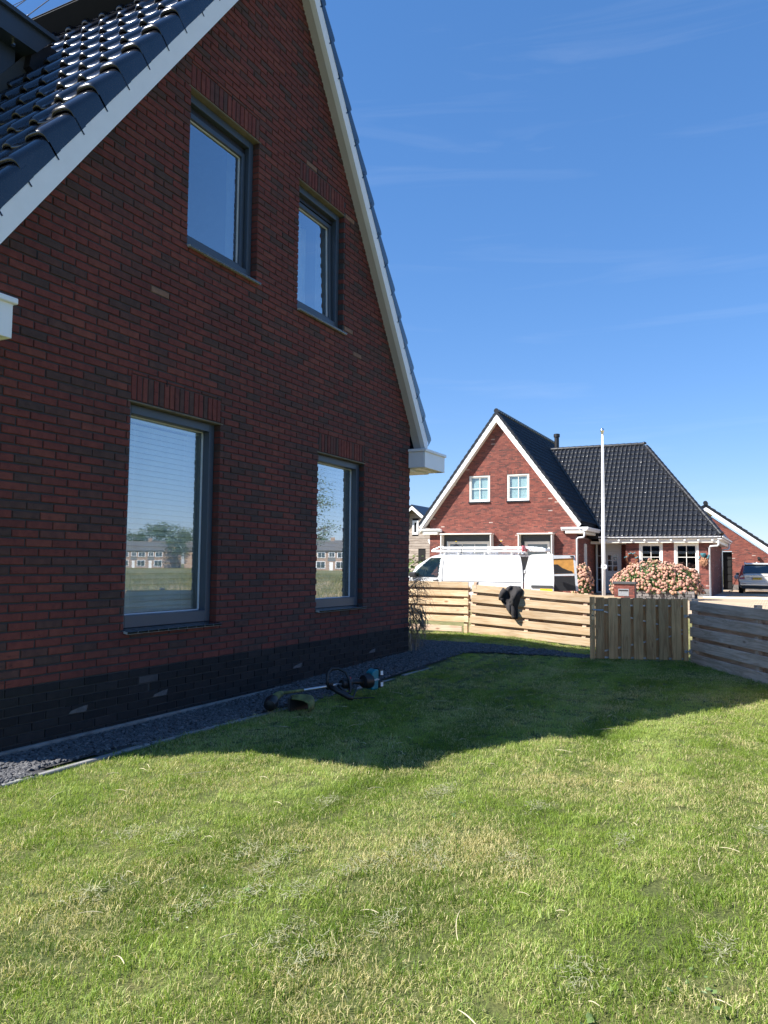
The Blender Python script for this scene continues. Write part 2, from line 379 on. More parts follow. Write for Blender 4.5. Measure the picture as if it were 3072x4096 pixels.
# lawn: sheet on the plot, ends behind the fences
fence_line = [(13.36, 9.0), (13.34, 0.40), (13.46, -2.62), (12.0, -3.52), (9.9, -4.56), (8.1, -5.52), (4.4, -7.6)]
lw = MB()
nx, ny = 44, 24
def lim(y):   # x of the plot edge at a given y
    pts = fence_line
    for (x0, y0), (x1, y1) in zip(pts, pts[1:]):
        if y1 <= y <= y0 and y0 != y1: return x0+(x1-x0)*(y0-y)/(y0-y1)
    return 4.4
rows = []
ys = [9, 6, 3, 1.5, .8, .4, 0.1, -.3, -.58, -.9, -1.3, -1.8, -2.3, -2.8, -3.3, -3.7, -4.1, -4.6, -5.2, -6, -7, -7.6]
for y in ys:
    xe = lim(y)
    rows.append([(-9+(xe+9)*i/nx, y, gh(-9+(xe+9)*i/nx, y)) for i in range(nx+1)])
rows.append([(-9+13.4*i/nx, -14, 0.0) for i in range(nx+1)])
lw.grid(rows)
kind(lw.build('lawn', M_lawn, smooth=True), 'structure')

# gravel bed along the wall, round the corner and to the gate
bed_poly = [(-2, 0.0), (-2, -0.55), (3.0, -0.55), (3.5, -0.5), (5.5, -0.56), (6.5, -0.66), (7.8, -0.72), (8.6, -0.76), (9.6, -0.68), (10.19, -0.62), (10.64, -1.03), (11.1, -1.62), (11.18, -2.15), (11.6, -2.07), (11.7, -1.46), (11.46, -0.76), (11.46, -0.07), (11.43, 0.69), (11.43, 7), (9.81, 7), (9.81, 0.0)]
def inpoly(x, y, P):
    c = False
    for i in range(len(P)):
        x0, y0 = P[i]; x1, y1 = P[i-1]
        if (y0 > y) != (y1 > y) and x < (x1-x0)*(y-y0)/(y1-y0)+x0: c = not c
    return c
bb = MB(); bb.add([(-2, -.55, .012), (2.64, -.55, .012), (2.64, 0, .012), (-2, 0, .012)], [(0, 1, 2, 3)])
bx_ = 2.64
while bx_ < 11.6:
    by_ = -2.4
    while by_ < 7:
        if inpoly(bx_+.03, by_+.03, bed_poly) and not (by_ > 1.2 and bx_ < 9.7):
            bb.add([(x, y, gh(x, y)+0.012) for x, y in ((bx_, by_), (bx_+.06, by_), (bx_+.06, by_+.06), (bx_, by_+.06))], [(0, 1, 2, 3)])
        by_ += .06
    bx_ += .06
bedo = kind(bb.build('gravel_bed', M_bed, normals=False), 'structure')

# ---- scatter with geometry nodes
def scatter(name, emit_quads, protos, mat_, tilt=0.25, smin=0.7, smax=1.25, seed=3):
    """emit_quads: list of (4 corner points, density)"""
    mb = MB(); dens = []
    for q, d in emit_quads:
        mb.add(q, [tuple(range(len(q)))]); dens.append(d)
    me = bpy.data.meshes.new(name); me.from_pydata(mb.v, [], mb.f)
    at = me.attributes.new('dens', 'FLOAT', 'FACE'); at.data.foreach_set('value', dens)
    me.materials.append(mat_)
    o = place(name, me); kind(o, 'stuff')
    col = bpy.data.collections.new(name+'_kinds')
    for p in protos: col.objects.link(p)
    ng = bpy.data.node_groups.new(name, 'GeometryNodeTree')
    ng.interface.new_socket('Geometry', in_out='INPUT', socket_type='NodeSocketGeometry')
    ng.interface.new_socket('Geometry', in_out='OUTPUT', socket_type='NodeSocketGeometry')
    n = ng.nodes; l = ng.links.new
    gi = n.new('NodeGroupInput'); go = n.new('NodeGroupOutput')
    na = n.new('GeometryNodeInputNamedAttribute'); na.data_type = 'FLOAT'; na.inputs['Name'].default_value = 'dens'
    dp = n.new('GeometryNodeDistributePointsOnFaces'); dp.inputs['Seed'].default_value = seed
    l(gi.outputs[0], dp.inputs['Mesh']); l(na.outputs[0], dp.inputs['Density'])
    ci = n.new('GeometryNodeCollectionInfo'); ci.inputs['Collection'].default_value = col
    ci.inputs['Separate Children'].default_value = True; ci.inputs['Reset Children'].default_value = True
    ip = n.new('GeometryNodeInstanceOnPoints'); ip.inputs['Pick Instance'].default_value = True
    l(dp.outputs['Points'], ip.inputs['Points']); l(ci.outputs[0], ip.inputs['Instance'])
    rv = n.new('FunctionNodeRandomValue'); rv.data_type = 'FLOAT_VECTOR'
    rv.inputs[0].default_value = (-tilt, -tilt, 0); rv.inputs[1].default_value = (tilt, tilt, 6.283)
    l(rv.outputs[0], ip.inputs['Rotation'])
    rs = n.new('FunctionNodeRandomValue'); rs.data_type = 'FLOAT'; rs.inputs[2].default_value = smin; rs.inputs[3].default_value = smax; rs.inputs['Seed'].default_value = 7
    l(rs.outputs[1], ip.inputs['Scale'])
    l(ip.outputs[0], go.inputs[0])
    md = o.modifiers.new('scatter', 'NODES'); md.node_group = ng
    return o

def grass_mat(name, greens, straws, mix=0.45, stripe=0.0):
    m, t, p, o = newmat(name)
    at = N(t, 'ShaderNodeAttribute', attribute_name='tone'); g = N(t, 'ShaderNodeNewGeometry')
    n1 = N(t, 'ShaderNodeTexNoise', i_Scale=1.15, i_Detail=6.0, i_Roughness=0.66, i_Distortion=0.5); t.links.new(g.outputs['Position'], n1.inputs['Vector'])
    ms = N(t, 'ShaderNodeMapping'); ms.inputs['Rotation'].default_value = (0, 0, 0.52); ms.inputs['Scale'].default_value = (0.35, 2.4, 0.5); t.links.new(g.outputs['Position'], ms.inputs['Vector'])
    n2 = N(t, 'ShaderNodeTexNoise', i_Scale=1.0, i_Detail=3.0); t.links.new(ms.outputs[0], n2.inputs['Vector'])
    sp_ = N(t, 'ShaderNodeSeparateXYZ'); t.links.new(g.outputs['Position'], sp_.inputs[0])
    sw = N(t, 'ShaderNodeMath', operation='MULTIPLY_ADD'); t.links.new(n2.outputs['Fac'], sw.inputs[0]); sw.inputs[1].default_value = 2.2; sw.inputs[2].default_value = 0.4
    sy = N(t, 'ShaderNodeMath', operation='MULTIPLY_ADD'); t.links.new(sp_.outputs['Y'], sy.inputs[0]); sy.inputs[1].default_value = 6.6; t.links.new(sw.outputs[0], sy.inputs[2])
    sn = N(t, 'ShaderNodeMath', operation='SINE'); t.links.new(sy.outputs[0], sn.inputs[0])
    sm_ = N(t, 'ShaderNodeMath', operation='MULTIPLY_ADD'); t.links.new(sn.outputs[0], sm_.inputs[0]); sm_.inputs[1].default_value = stripe; t.links.new(n2.outputs['Fac'], sm_.inputs[2])
    rg = ramp(t, [(0.30, greens[0]), (0.5, greens[1]), (0.7, greens[2])]); t.links.new(sm_.outputs[0], rg.inputs['Fac'])
    rs = ramp(t, [(0.0, straws[0]), (1.0, straws[1])]); t.links.new(at.outputs['Fac'], rs.inputs['Fac'])
    # straw where tone beats a local threshold, more of it in dry patches
    th = N(t, 'ShaderNodeMapRange'); t.links.new(n1.outputs['Fac'], th.inputs['Value']); th.inputs['From Min'].default_value = 0.40; th.inputs['From Max'].default_value = 0.72; th.inputs['To Min'].default_value = 0.95; th.inputs['To Max'].default_value = 0.10
    sb = N(t, 'ShaderNodeMath', operation='SUBTRACT'); t.links.new(at.outputs['Fac'], sb.inputs[0]); t.links.new(th.outputs[0], sb.inputs[1])
    mm = N(t, 'ShaderNodeMath', operation='MULTIPLY_ADD', use_clamp=True); t.links.new(sb.outputs[0], mm.inputs[0]); mm.inputs[1].default_value = 6.0; mm.inputs[2].default_value = 0.3
    rt = ramp(t, [(0.0, (0.62, 0.72, 0.7)), (0.9, (1.25, 1.18, 1.0))]); t.links.new(at.outputs['Fac'], rt.inputs['Fac'])
    gcol = mixc(t, 1.0, rg.outputs['Color'], rt.outputs['Color'], 'MULTIPLY')
    c = mixc(t, mm.outputs[0], gcol, rs.outputs['Color'])
    t.links.new(c, p.inputs['Base Color']); p.inputs['Roughness'].default_value = 0.5; p.inputs['Specular IOR Level'].default_value = 0.35
    tl = N(t, 'ShaderNodeBsdfTranslucent'); t.links.new(mixc(t, 1.0, c, (1.2, 1.25, 0.7), 'MULTIPLY'), tl.inputs[0])
    mx_ = N(t, 'ShaderNodeMixShader'); mx_.inputs[0].default_value = mix*0.75
    t.links.new(p.outputs[0], mx_.inputs[1]); t.links.new(tl.outputs[0], mx_.inputs[2]); t.links.new(mx_.outputs[0], o.inputs[0])
    return m
M_grass = grass_mat('grass_blades', ((0.15, 0.225, 0.030), (0.235, 0.325, 0.055), (0.34, 0.42, 0.12)), ((0.46, 0.38, 0.16), (0.64, 0.57, 0.31)), stripe=0.11)
M_mead = grass_mat('meadow_blades', ((0.09, 0.13, 0.03), (0.15, 0.16, 0.05), (0.2, 0.18, 0.07)), ((0.32, 0.25, 0.12), (0.42, 0.34, 0.2)))

def tuft(name, nb, rad, hmin, hmax, w, lean, mat_, rng):
    mb = MB()
    for i in range(nb):
        a = rng.uniform(0, 6.28); r_ = rad*math.sqrt(rng.random())
        x, y = r_*math.cos(a), r_*math.sin(a)
        h = rng.uniform(hmin, hmax); d = rng.uniform(0, 6.28); ln = rng.uniform(0.1, 1.0)*lean*h
        dx, dy = math.cos(d), math.sin(d); fa = rng.uniform(0, 6.28); sx, sy = math.cos(fa)*w*rng.uniform(.6, 1.2)/2, math.sin(fa)*w/2
        p1 = (x+dx*ln*.35, y+dy*ln*.35, h*.6); p2 = (x+dx*ln, y+dy*ln, h*rng.uniform(.75, 1.0))
        tn = rng.random()
        if tn > .72: ln *= 1.5; h *= .8; p1 = (x+dx*ln*.35, y+dy*ln*.35, h*.6); p2 = (x+dx*ln, y+dy*ln, h*rng.uniform(.55, 1.0))
        mb.add([(x-sx, y-sy, -.004), (x+sx, y+sy, -.004), (p1[0]+sx*.85, p1[1]+sy*.85, p1[2]), (p1[0]-sx*.85, p1[1]-sy*.85, p1[2]), p2], [(0, 1, 2, 3), (3, 2, 4)], tone=tn)
    me = mb.mesh(name, mat_)
    return bpy.data.objects.new(name, me)
rng = random.Random(5)
tufts = [tuft('grass_tuft', 120, 0.075, 0.007, 0.025, 0.0020, 1.25, M_grass, rng) for i in range(12)]
tufts += [tuft('grass_tuft', 50, 0.06, 0.015, 0.042, 0.0028, 0.9, M_grass, rng) for i in range(2)]
quads = []
gx0, gx1, st = 0.8, 13.2, 0.2
x = gx0
while x < gx1:
    y = -7.4
    while y < 0.9:
        cx, cy = x+st/2, y+st/2
        if cx < lim(cy)-0.08 and not inpoly(cx, cy, [(a, b-0.03 if b < 0 else b) for a, b in bed_poly]) and not (cy > -0.1 and cx < 9.9):
            # visible wedge with a margin
            v = Vector((cx, cy+4.548)); 
            fx = v.x*cr.x+v.y*cr.y; fz = v.x*cf.x+v.y*cf.y
            if fz > 0.6 and abs(fx) < 0.62*fz+1.2:
                dd = v.length
                dn = 330 if dd < 4 else (270 if dd < 7 else 200)
                nzv = noise.noise(Vector((cx*1.3, cy*1.3, 0)))
                dn *= (1.0 + 0.35*nzv)
                quads.append(([(x, y, gh(x, y)), (x+st, y, gh(x+st, y)), (x+st, y+st, gh(x+st, y)), (x, y+st, gh(x, y))], dn))
        y += st
    x += st
scatter('grass', quads, tufts, M_grass)
# sparse coarser grass where the window reflections look
mtufts = [tuft('meadow_tuft', 40, 0.35, 0.25, 0.75, 0.012, 0.8, M_mead, rng) for i in range(5)]
mq = []
for i in range(14):
    for j in range(10):
        x, y = 12+i*5.0, -14-j*5.0
        mq.append(([(x, y, -.13), (x+5, y, -.13), (x+5, y+5, -.13), (x, y+5, -.13)], 1.1 if j < 5 else 0.6))
scatter('meadow_grass', mq, mtufts, M_mead, seed=9)
# gravel stones
M_stone = ground_mat('slate_stone', [(0.25, (0.05, 0.052, 0.058)), (0.55, (0.12, 0.12, 0.125)), (0.8, (0.27, 0.26, 0.25))], 24, 150, 0.4)
def stone(name, rng, m):
    bm = bmesh.new(); bmesh.ops.create_icosphere(bm, subdivisions=1, radius=0.0135)
    sx, sy, sz = rng.uniform(.8, 1.5), rng.uniform(.6, 1.1), rng.uniform(.35, .75)
    for v in bm.verts:
        v.co = Vector((v.co.x*sx, v.co.y*sy, v.co.z*sz))*rng.uniform(.78, 1.2); v.co.z += .004
    me = bpy.data.meshes.new(name); bm.to_mesh(me); bm.free(); me.materials.append(m)
    return bpy.data.objects.new(name, me)
stones = [stone('gravel_stone', rng, M_stone) for i in range(10)]
sq = []
st = 0.12
x = 2.6
while x < 11.6:
    y = -2.5
    while y < 2.0:
        cx, cy = x+st/2, y+st/2
        if inpoly(cx, cy, bed_poly) and not (cy > -0.02 and cx < 9.8):
            z = gh(cx, cy)+0.013
            sq.append(([(x, y, z), (x+st, y, z), (x+st, y+st, z), (x, y+st, z)], 3200 if x < 5.5 else 2200))
        y += st
    x += st
scatter('gravel', sq, stones, M_stone, tilt=0.6, smin=0.6, smax=1.5, seed=4)

# kerb edging between lawn and gravel: one concrete strip piece after another
ke = [(2.0, -0.575), (3.0, -0.575), (4.0, -0.565), (5.0, -0.575), (6.0, -0.64), (7.0, -0.70), (8.0, -0.765), (8.9, -0.79)]
kt = thing('lawn_edging', 'low concrete edging strip between the gravel bed and the lawn', 'edging', (2, -.575, 0))
for i, (a, b) in enumerate(zip(ke, ke[1:])):
    A, B = Vector((*a, gh(*a))), Vector((*b, gh(*b))); d = (B-A); ang = math.atan2(d.y, d.x)
    mb = MB(); mb.box(0.003, d.length-0.003, -0.022, 0.022, -0.08, 0.016+random.uniform(-.004, .004), ch=0.006)
    mb.build('edging_strip', M_concrete, kt, M=Matrix.Translation(A) @ Matrix.Rotation(ang, 4, 'Z'))

# ------------------------------------------------------------------ dry stalks and clippings on the lawn
M_straw = simple('dry_straw', (0.58, 0.50, 0.33), 0.7, var=0.25, vscale=20)
M_clip = simple('dried_clippings', (0.25, 0.25, 0.15), 0.8, var=0.35, vscale=20)
cl = MB(); r2 = random.Random(8)
for i in range(120):
    x = r2.uniform(1.5, 8); y = r2.uniform(-5.6, -0.9)
    if x > lim(y)-.3: continue
    a = r2.uniform(0, 3.14); ln = r2.uniform(.025, .09) if i % 5 else r2.uniform(.1, .24)
    z = gh(x, y)+r2.uniform(.02, .03); bend = r2.uniform(-.09, .09)*ln
    p = [(x+math.cos(a)*ln*t+math.sin(a)*bend*t*(1-t)*4, y+math.sin(a)*ln*t-math.cos(a)*bend*t*(1-t)*4, z+.006*math.sin(t*3.1)) for t in (0, .2, .4, .6, .8, 1)]
    cl.tube(p, [r2.uniform(.0009, .0019)*k for k in (.8, 1, 1, .9, .8, .4)], 4)
kind(cl.build('dry_stalks', M_straw), 'stuff')
cl = MB()
for c in range(26):
    cx = r2.uniform(1.7, 4.6); cy = r2.uniform(-4.6, -1.6)
    if c < 9: cx, cy = r2.uniform(2.0, 3.0), r2.uniform(-3.6, -1.8)
    for i in range(85):
        x, y = cx+r2.gauss(0, .07), cy+r2.gauss(0, .035); a = r2.uniform(0, 3.14); ln = r2.uniform(.015, .05)
        z = gh(x, y)+r2.uniform(.016, .034)
        dx, dy = math.cos(a)*ln, math.sin(a)*ln; w = .0016
        cl.add([(x-dy/ln*w, y+dx/ln*w, z), (x+dy/ln*w, y-dx/ln*w, z), (x+dx, y+dy, z+r2.uniform(-.01, .012))], [(0, 1, 2)])
kind(cl.build('grass_clippings', M_clip, normals=False), 'stuff')
# clover and broad-leaved weeds
M_leafw = simple('weed_leaf', (0.09, 0.14, 0.04), 0.5, var=0.3, vscale=10)
wd = MB()
for (cx, cy, n_, s_) in [(2.05, -4.05, 60, .14), (2.75, -5.0, 12, .1), (3.1, -4.9, 10, .07), (3.3, -5.2, 12, .08), (2.6, -4.3, 10, .1), (4.2, -4.6, 10, .12), (3.9, -3.0, 8, .1), (2.3, -2.6, 8, .15)]:
    for i in range(n_):
        x, y = cx+r2.gauss(0, s_), cy+r2.gauss(0, s_*.7); a = r2.uniform(0, 6.28); ln = r2.uniform(.012, .028); w = ln*.42; z = gh(x, y)+r2.uniform(.018, .036)
        ca, sa = math.cos(a), math.sin(a); tl = r2.uniform(-.006, .006)
        pts = [(0, 0, 0), (ln*.35, w, tl), (ln*.8, w*.8, 0), (ln, 0, tl), (ln*.8, -w*.8, 0), (ln*.35, -w, -tl)]
        wd.add([(x+px*ca-py*sa, y+px*sa+py*ca, z+pz) for px, py, pz in pts], [(0, 1, 2, 3, 4, 5)])
kind(wd.build('clover_weeds', M_leafw, normals=False), 'stuff')

# ------------------------------------------------------------------ brickwork
BH, BJ, BP, CZ = 0.0505, 0.010, 0.220, 0.0625
def brick_mesh(name, ln, hgt, dep, tone, rng, m, ch=0.004):
    mb = MB(); j = lambda s: rng.uniform(-s, s)
    # irregular hand-moulded front, five sided box (open at the back)
    x0, x1, z0, z1 = j(.0015), ln+j(.0015), j(.0012), hgt+j(.0012)
    c = ch
    fr = [(x0+c, 0, z0+c), (x1-c, 0, z0+c), (x1-c, 0, z1-c), (x0+c, 0, z1-c)]
    ri = [(x0, c*1.1+.001*rng.random(), z0), (x1, c*1.1+.001*rng.random(), z0+j(.001)), (x1+j(.001), c*1.1, z1), (x0, c*1.1, z1+j(.001))]
    bk = [(x0, dep, z0), (x1, dep, z0), (x1, dep, z1), (x0, dep, z1)]
    fs = [(0, 1, 2, 3)]
    for i in range(4):
        k = (i+1) % 4
        fs.append((i, i+4, k+4, k)); fs.append((i+4, i+8, k+8, k+4))
    mb.add(fr+ri+bk, fs, tone=tone)
    return mb
def course_bricks(nz, z0, ivals, rng, ofs=lambda k: (k % 2)*0.11):
    """yield (u0, len, z, h) of every brick"""
    for k in range(nz):
        za = z0+k*CZ
        for iv in ivals(k, za+.006, za+.006+BH):
            u0, u1 = iv[0], iv[1]; lo = iv[2] if len(iv) > 2 else za+.006; hi = iv[3] if len(iv) > 3 else za+.006+BH
            o = ofs(k); n0 = math.floor((u0-o)/BP)
            u = n0*BP+o
            while u < u1:
                a, b = max(u, u0), min(u+BP-BJ, u1)
                if b-a > 0.03: yield (a, b-a, lo, hi-lo)
                u += BP
def clip_iv(full, holes):
    out = [full]
    for h0, h1 in holes:
        nxt = []
        for a, b in out:
            if h1 <= a or h0 >= b: nxt.append((a, b)); continue
            if h0-a > .02: nxt.append((a, h0))
            if b-h1 > .02: nxt.append((h1, b))
        out = nxt
    return out
def tone_pick(rng):
    r_ = rng.random()
    return rng.uniform(0.0, .22) if r_ < .22 else (rng.uniform(.25, .5) if r_ < .38 else (rng.uniform(.5, .93) if r_ < .996 else 1.0))

# ================================================================== own house
EAVL, EAVR, ZP = 3.21, 9.808, 0.442
def zL(u): return 3.306+1.378*(u-3.225)      # lower edge of the left barge board
def zR(u): return 7.488-1.47*(u-6.874)       # lower edge of the right barge board
UA = 6.577
house = thing('brick_house', 'red brick house with steep black tiled gable and anthracite windows, nearest to the lawn', 'house', (6.5, 4, 0))
OPEN = {'A': (4.544, 5.664, ZP+5*CZ, ZP+34*CZ), 'D': (7.381, 8.458, ZP+5.5*CZ, ZP+33.6*CZ), 'B': (5.141, 6.158, ZP+58*CZ, ZP+81*CZ), 'C': (6.90, 7.884, ZP+57.5*CZ, ZP+80.4*CZ)}
SOLD = 0.212
def gable_iv(k, lo, hi):
    zt = hi
    a = max(EAVL, 3.225+(zt-3.306)/1.378-0.10); b = min(EAVR, 6.874-(zt-7.488)/1.47+0.10)
    if b-a < .06: return []
    holes = []; extra = []
    for (u0, u1, w0, w1) in OPEN.values():
        top = w1+SOLD+.010
        if hi > w0+.004 and lo < top-.004:
            holes.append((u0, u1))
            if hi-top > .02: extra.append((u0+.004, u1-.004, max(lo, top), hi))
            if w0-lo > .02: extra.append((u0+.004, u1-.004, lo, min(hi, w0)))
    return clip_iv((a, b), holes)+extra
rb = random.Random(21)
bl = []
NB = 124
for (u, l_, z, h) in course_bricks(NB, ZP, gable_iv, rb):
    bl.append((u, z, l_, h, 0))
for (u0, u1, w0, w1) in OPEN.values():                      # soldier courses
    n_ = round((u1-u0)/.0622); pt = (u1-u0)/n_
    for i in range(n_): bl.append((u0+i*pt+.005, w1+.012, pt-.010, SOLD-.012, 1))
# largest in the photo: nearest to the camera
bl.sort(key=lambda q: (q[0]+q[2]/2)**2+(q[1]-1.28)**2+4.548**2)
variants = {}
tones = [0.02, .08, .14, .2, .3, .42, .52, .58, .64, .7, .76, .82, .88, .93]
def variant(l_, h):
    key0 = (round(l_, 3), round(h, 4))
    ti = tones.index(min(tones, key=lambda q: abs(q-tone_pick(rb))))
    key = (key0, ti, rb.randint(0, 1))
    if key not in variants:
        variants[key] = brick_mesh('brick', l_, h, .10, tones[ti], rb, M_brick).mesh('brick', M_brick)
    return variants[key]
rest = MB(); cnt = 0
for (u, z, l_, h, s_) in bl:
    dy = rb.uniform(-.0025, .0015)
    if cnt < 292 and (s_ or abs(l_-.21) < .002):
        place('brick', variant(l_, h), Matrix.Translation((u, dy, z)) @ Matrix.Rotation(rb.uniform(-.006, .006), 4, 'Y'), house); cnt += 1
    else:
        b = brick_mesh('b', l_, h, .10, tone_pick(rb), rb, M_brick)
        rest.add([(x+u, y+dy, zz+z) for x, y, zz in b.v], b.f, tone=b.t[0])
kind(rest.build('brickwork', M_brick, house, normals=False), 'stuff')
# plinth of dark bricks
pb = MB()
VENT = [(4.02, 4.13), (4.86, 4.97), (6.95, 7.06), (8.65, 8.76)]
vz = ZP-3*CZ
def pl_iv(k, lo, hi):
    hs = [(a, b) for a, b in VENT] if abs(lo-(vz+.006)) < .01 else []
    return clip_iv((EAVL, EAVR), hs)
for (u, l_, z, h) in course_bricks(9, ZP-9*CZ, pl_iv, rb):
    b = brick_mesh('b', l_, h+.004, .10, min(1, abs(rb.gauss(.3, .25))), rb, M_plinth, .003); dy = rb.uniform(-.0015, .0015)
    pb.add([(x+u, y+dy, zz+z) for x, y, zz in b.v], b.f, tone=b.t[0])
kind(pb.build('plinth_brickwork', M_plinth, house, normals=False), 'stuff')
for i, (a, b) in enumerate(VENT):
    mb = MB(); mb.box(a-.002, b+.002, .004, .10, vz, vz+.062); mb.build('air_vent', M_dark, house)
    mb = MB(); x0 = a+(.02 if i < 2 else -.02)
    mb.add([(x0, -.004, vz-.055), (x0+.16, -.004, vz-.058), (x0+.175, -.004, vz-.012), (x0+.10, -.004, vz-.02), (x0+.02, -.004, vz-.035)], [(0, 1, 2, 3, 4)]); mb.build('mortar_smear', simple('mortar_smear', (.10, .10, .105), .9, var=.5, vscale=30, bump=.4), house)
# open head joints (black slits) in the wall face
wm = MB()
for (u, kk) in [(3.74, 59), (4.18, 66), (4.84, 82), (5.28, 88), (5.72, 84), (3.52, 47), (5.94, 93), (6.6, 96), (7.15, 85), (7.48, 82), (5.5, 36), (4.95, 37), (7.7, 35)]:
    z = ZP+kk*CZ; o_ = (kk % 2)*.11; uu = round((u-o_)/BP)*BP+o_
    wm.box(uu-.0115, uu+.0005, -.001, .05, z+.004, z+.058)
kind(wm.build('weep_slits', M_dark, house), 'stuff')
# mortar backing, strip by strip so that the openings stay open
mo = MB()
for k in range(-10, NB):
    za = ZP+k*CZ; zb = za+CZ
    if k < 0: iv = [(EAVL, EAVR)]; mi_ = 0
    else:
        a = max(EAVL, 3.225+(zb-3.306)/1.378-.10); b = min(EAVR, 6.874-(zb-7.488)/1.47+.10)
        if b-a < .05: continue
        cuts = sorted({za, zb}|{w for q in OPEN.values() for w in (q[2], q[3]) if za < w < zb}); iv = None
        for z0, z1 in zip(cuts, cuts[1:]):
            hs = [(q[0]-.006, q[1]+.006) for q in OPEN.values() if q[2] < (z0+z1)/2 < q[3]]
            for (c, d) in clip_iv((a, b), hs):
                mo.box(c, d, .009, .095, z0, z1)
    if iv:
        for c, d in iv: mo.box(c, d, .009 if k > -10 else .005, .095, za, zb)
mo.build('mortar_wall', M_mortar, house, normals=False)
mb = MB(); mb.box(EAVL-.02, EAVR+.03, -.03, .3, -.25, .045, ch=.01); mb.build('foundation', M_found, house)
# side and rear walls (plain brick courses in relief would not be seen): built as brick strips
def strips(x, y0, y1, zmax, out_):
    mb = MB(); w_ = MB()
    w_.box(min(x, x+out_*-.1), max(x, x+out_*-.1), y0, y1, -.1, zmax)
    for k in range(int(zmax/CZ)):
        y = y0+(k % 2)*.11
        while y < y1-.21:
            z = k*CZ+.006
            mb.box(min(x, x+out_*.008), max(x, x+out_*.008), y, y+.21, z, z+.05, tone=tone_pick(rb)); y += .22
    return mb, w_
for x, s_ in ((EAVL, -1), (EAVR, 1)):
    mb, w_ = strips(x, .10, 2.4, 2.75, s_)
    kind(mb.build('side_brickwork', M_brick, house, normals=False), 'stuff')
    w2 = MB(); w2.box(min(x, x-s_*.1), max(x, x-s_*.1), .10, 9.0, -.1, 2.75); w2.build('side_wall', M_mortar, house)
mb = MB(); mb.prism([(EAVL+.1, 8.9, -.1), (EAVR-.1, 8.9, -.1), (EAVR-.1, 8.9, 3.2), (UA, 8.9, 7.85), (EAVL+.1, 8.9, 3.3)], (0, .1, 0)); mb.build('rear_wall', M_brick, house)

# barge boards and soffits
def rake(name, f, ua, ub, y0, y1, h0, h1, m):
    mb = MB(); n_ = 6
    poly = [(ua, y0, f(ua)+h0), (ub, y0, f(ub)+h0), (ub, y0, f(ub)+h1), (ua, y0, f(ua)+h1)]
    mb.prism(poly, (0, y1-y0, 0)); return mb.build(name, m, house)
rake('barge_board', zL, 2.84, UA, -.152, -.128, 0, .38, M_white)
rake('barge_board', zR, UA, 10.06, -.152, -.128, 0, .38, M_white)
rake('soffit', zL, 2.88, UA, -.128, .02, .006, .03, M_soffit)
rake('soffit', zR, UA, 10.02, -.128, .02, .006, .03, M_soffit)
rake('soffit_trim', zR, UA, 10.02, -.128, -.09, -.002, .006, M_white)
rake('roof_deck', zL, 2.9, UA, -.12, 9.0, .06, .44, M_black)
rake('roof_deck', zR, UA, 10.05, -.12, 9.0, .06, .44, M_black)

# gutters (square boxed)
def boxgutter(name, x0, x1, y0, y1, z0, z1, capx, parent):
    mb = MB()
    t = .018
    mb.box(x0, x1, y0, y0+t, z0, z1, ch=.004)                 # end board facing the lawn
    mb.box(x0, x0+t, y0+t, y1, z0, z1, ch=.004); mb.box(x1-t, x1, y0+t, y1, z0, z1, ch=.004)
    mb.box(x0+t, x1-t, y0+t, y1, z0+.012, z0+.03)
    mb.box(x0-.022, x1+.022, y0-.022, y0+.012, z1-.004, z1+.036, ch=.006)   # capping lip
    mb.box(x0-.022, x0+.012, y0+.012, y1, z1-.004, z1+.036, ch=.006); mb.box(x1-.012, x1+.022, y0+.012, y1, z1-.004, z1+.036, ch=.006)
    mb.box(x0+.05, x1-.05, y0+.10, y1, z0-.002, z0+.012)
    return mb.build(name, M_white, parent)
boxgutter('gutter', 9.75, 10.46, -.25, 0.0, 2.635, 2.86, 0, house)
g2 = MB(); g2.box(10.0, 10.46, .0, 9.0, 2.62, 2.86, ch=.004); g2.box(9.808, 10.0, .0, 9.0, 2.60, 2.63); g2.build('eaves_gutter', M_white, house)
boxgutter('gutter', 2.50, 3.265, -.25, 0.0, 2.69, 2.915, 0, house)
g2 = MB(); g2.box(2.50, 2.97, .0, 9.0, 2.68, 2.915, ch=.004); g2.build('eaves_gutter', M_white, house)

# ---- roof tiles
def tile_mesh(name, wid, ln, m, prof_n=10, verge=0, rise=.037, drop=.036):
    """x up the slope, y across, z out of the roof; roll on the low-y side"""
    pts = []
    rw = wid*.36
    for i in range(prof_n+1):
        a = math.pi*i/prof_n; pts.append((rw/2-rw/2*math.cos(a), rise*math.sin(a)**.8))
    for i in range(1, 7):
        t = i/6; pts.append((rw+(wid-rw)*t, -.006*math.sin(math.pi*t)+(.004 if i == 6 else 0)))
    if verge: pts = [(-.10, -.142), (-.10, -.02), (-.098, .0), (-.09, .018), (-.072, .032), (-.045, .039), (-.01, .040), (.03, .040)] + [p for p in pts if p[0] > .048]
    mb = MB()
    P = []
    for (x, dz) in ((0.014, -drop), (0.0, -drop*.9), (-.001, -drop*.45), (.005, -.008), (.018, .0), (.045, .003), (ln*.5, .001), (ln, 0)):
        P.append([(x, y, z+dz+(.126*x if z < -.1 else 0)) for (y, z) in pts])
    mb.grid(P)
    return mb.mesh(name, m, smooth=True)
def slope_frame(origin, up, across):
    up = Vector(up).normalized(); ac = Vector(across).normalized(); nn = up.cross(ac)
    if nn.z < 0: nn = -nn
    M = Matrix.Identity(4)
    for i in range(3): M[i][0] = up[i]; M[i][1] = ac[i]; M[i][2] = nn[i]
    M.translation = Vector(origin); return M
tw = .237
T_field = tile_mesh('roof_tile', tw, .42, M_tile); T_verge = tile_mesh('verge_tile', tw, .42, M_tile, verge=1)
tilt = Matrix.Rotation(R(-7.2), 4, 'Y')     # each tile lies flatter than the roof
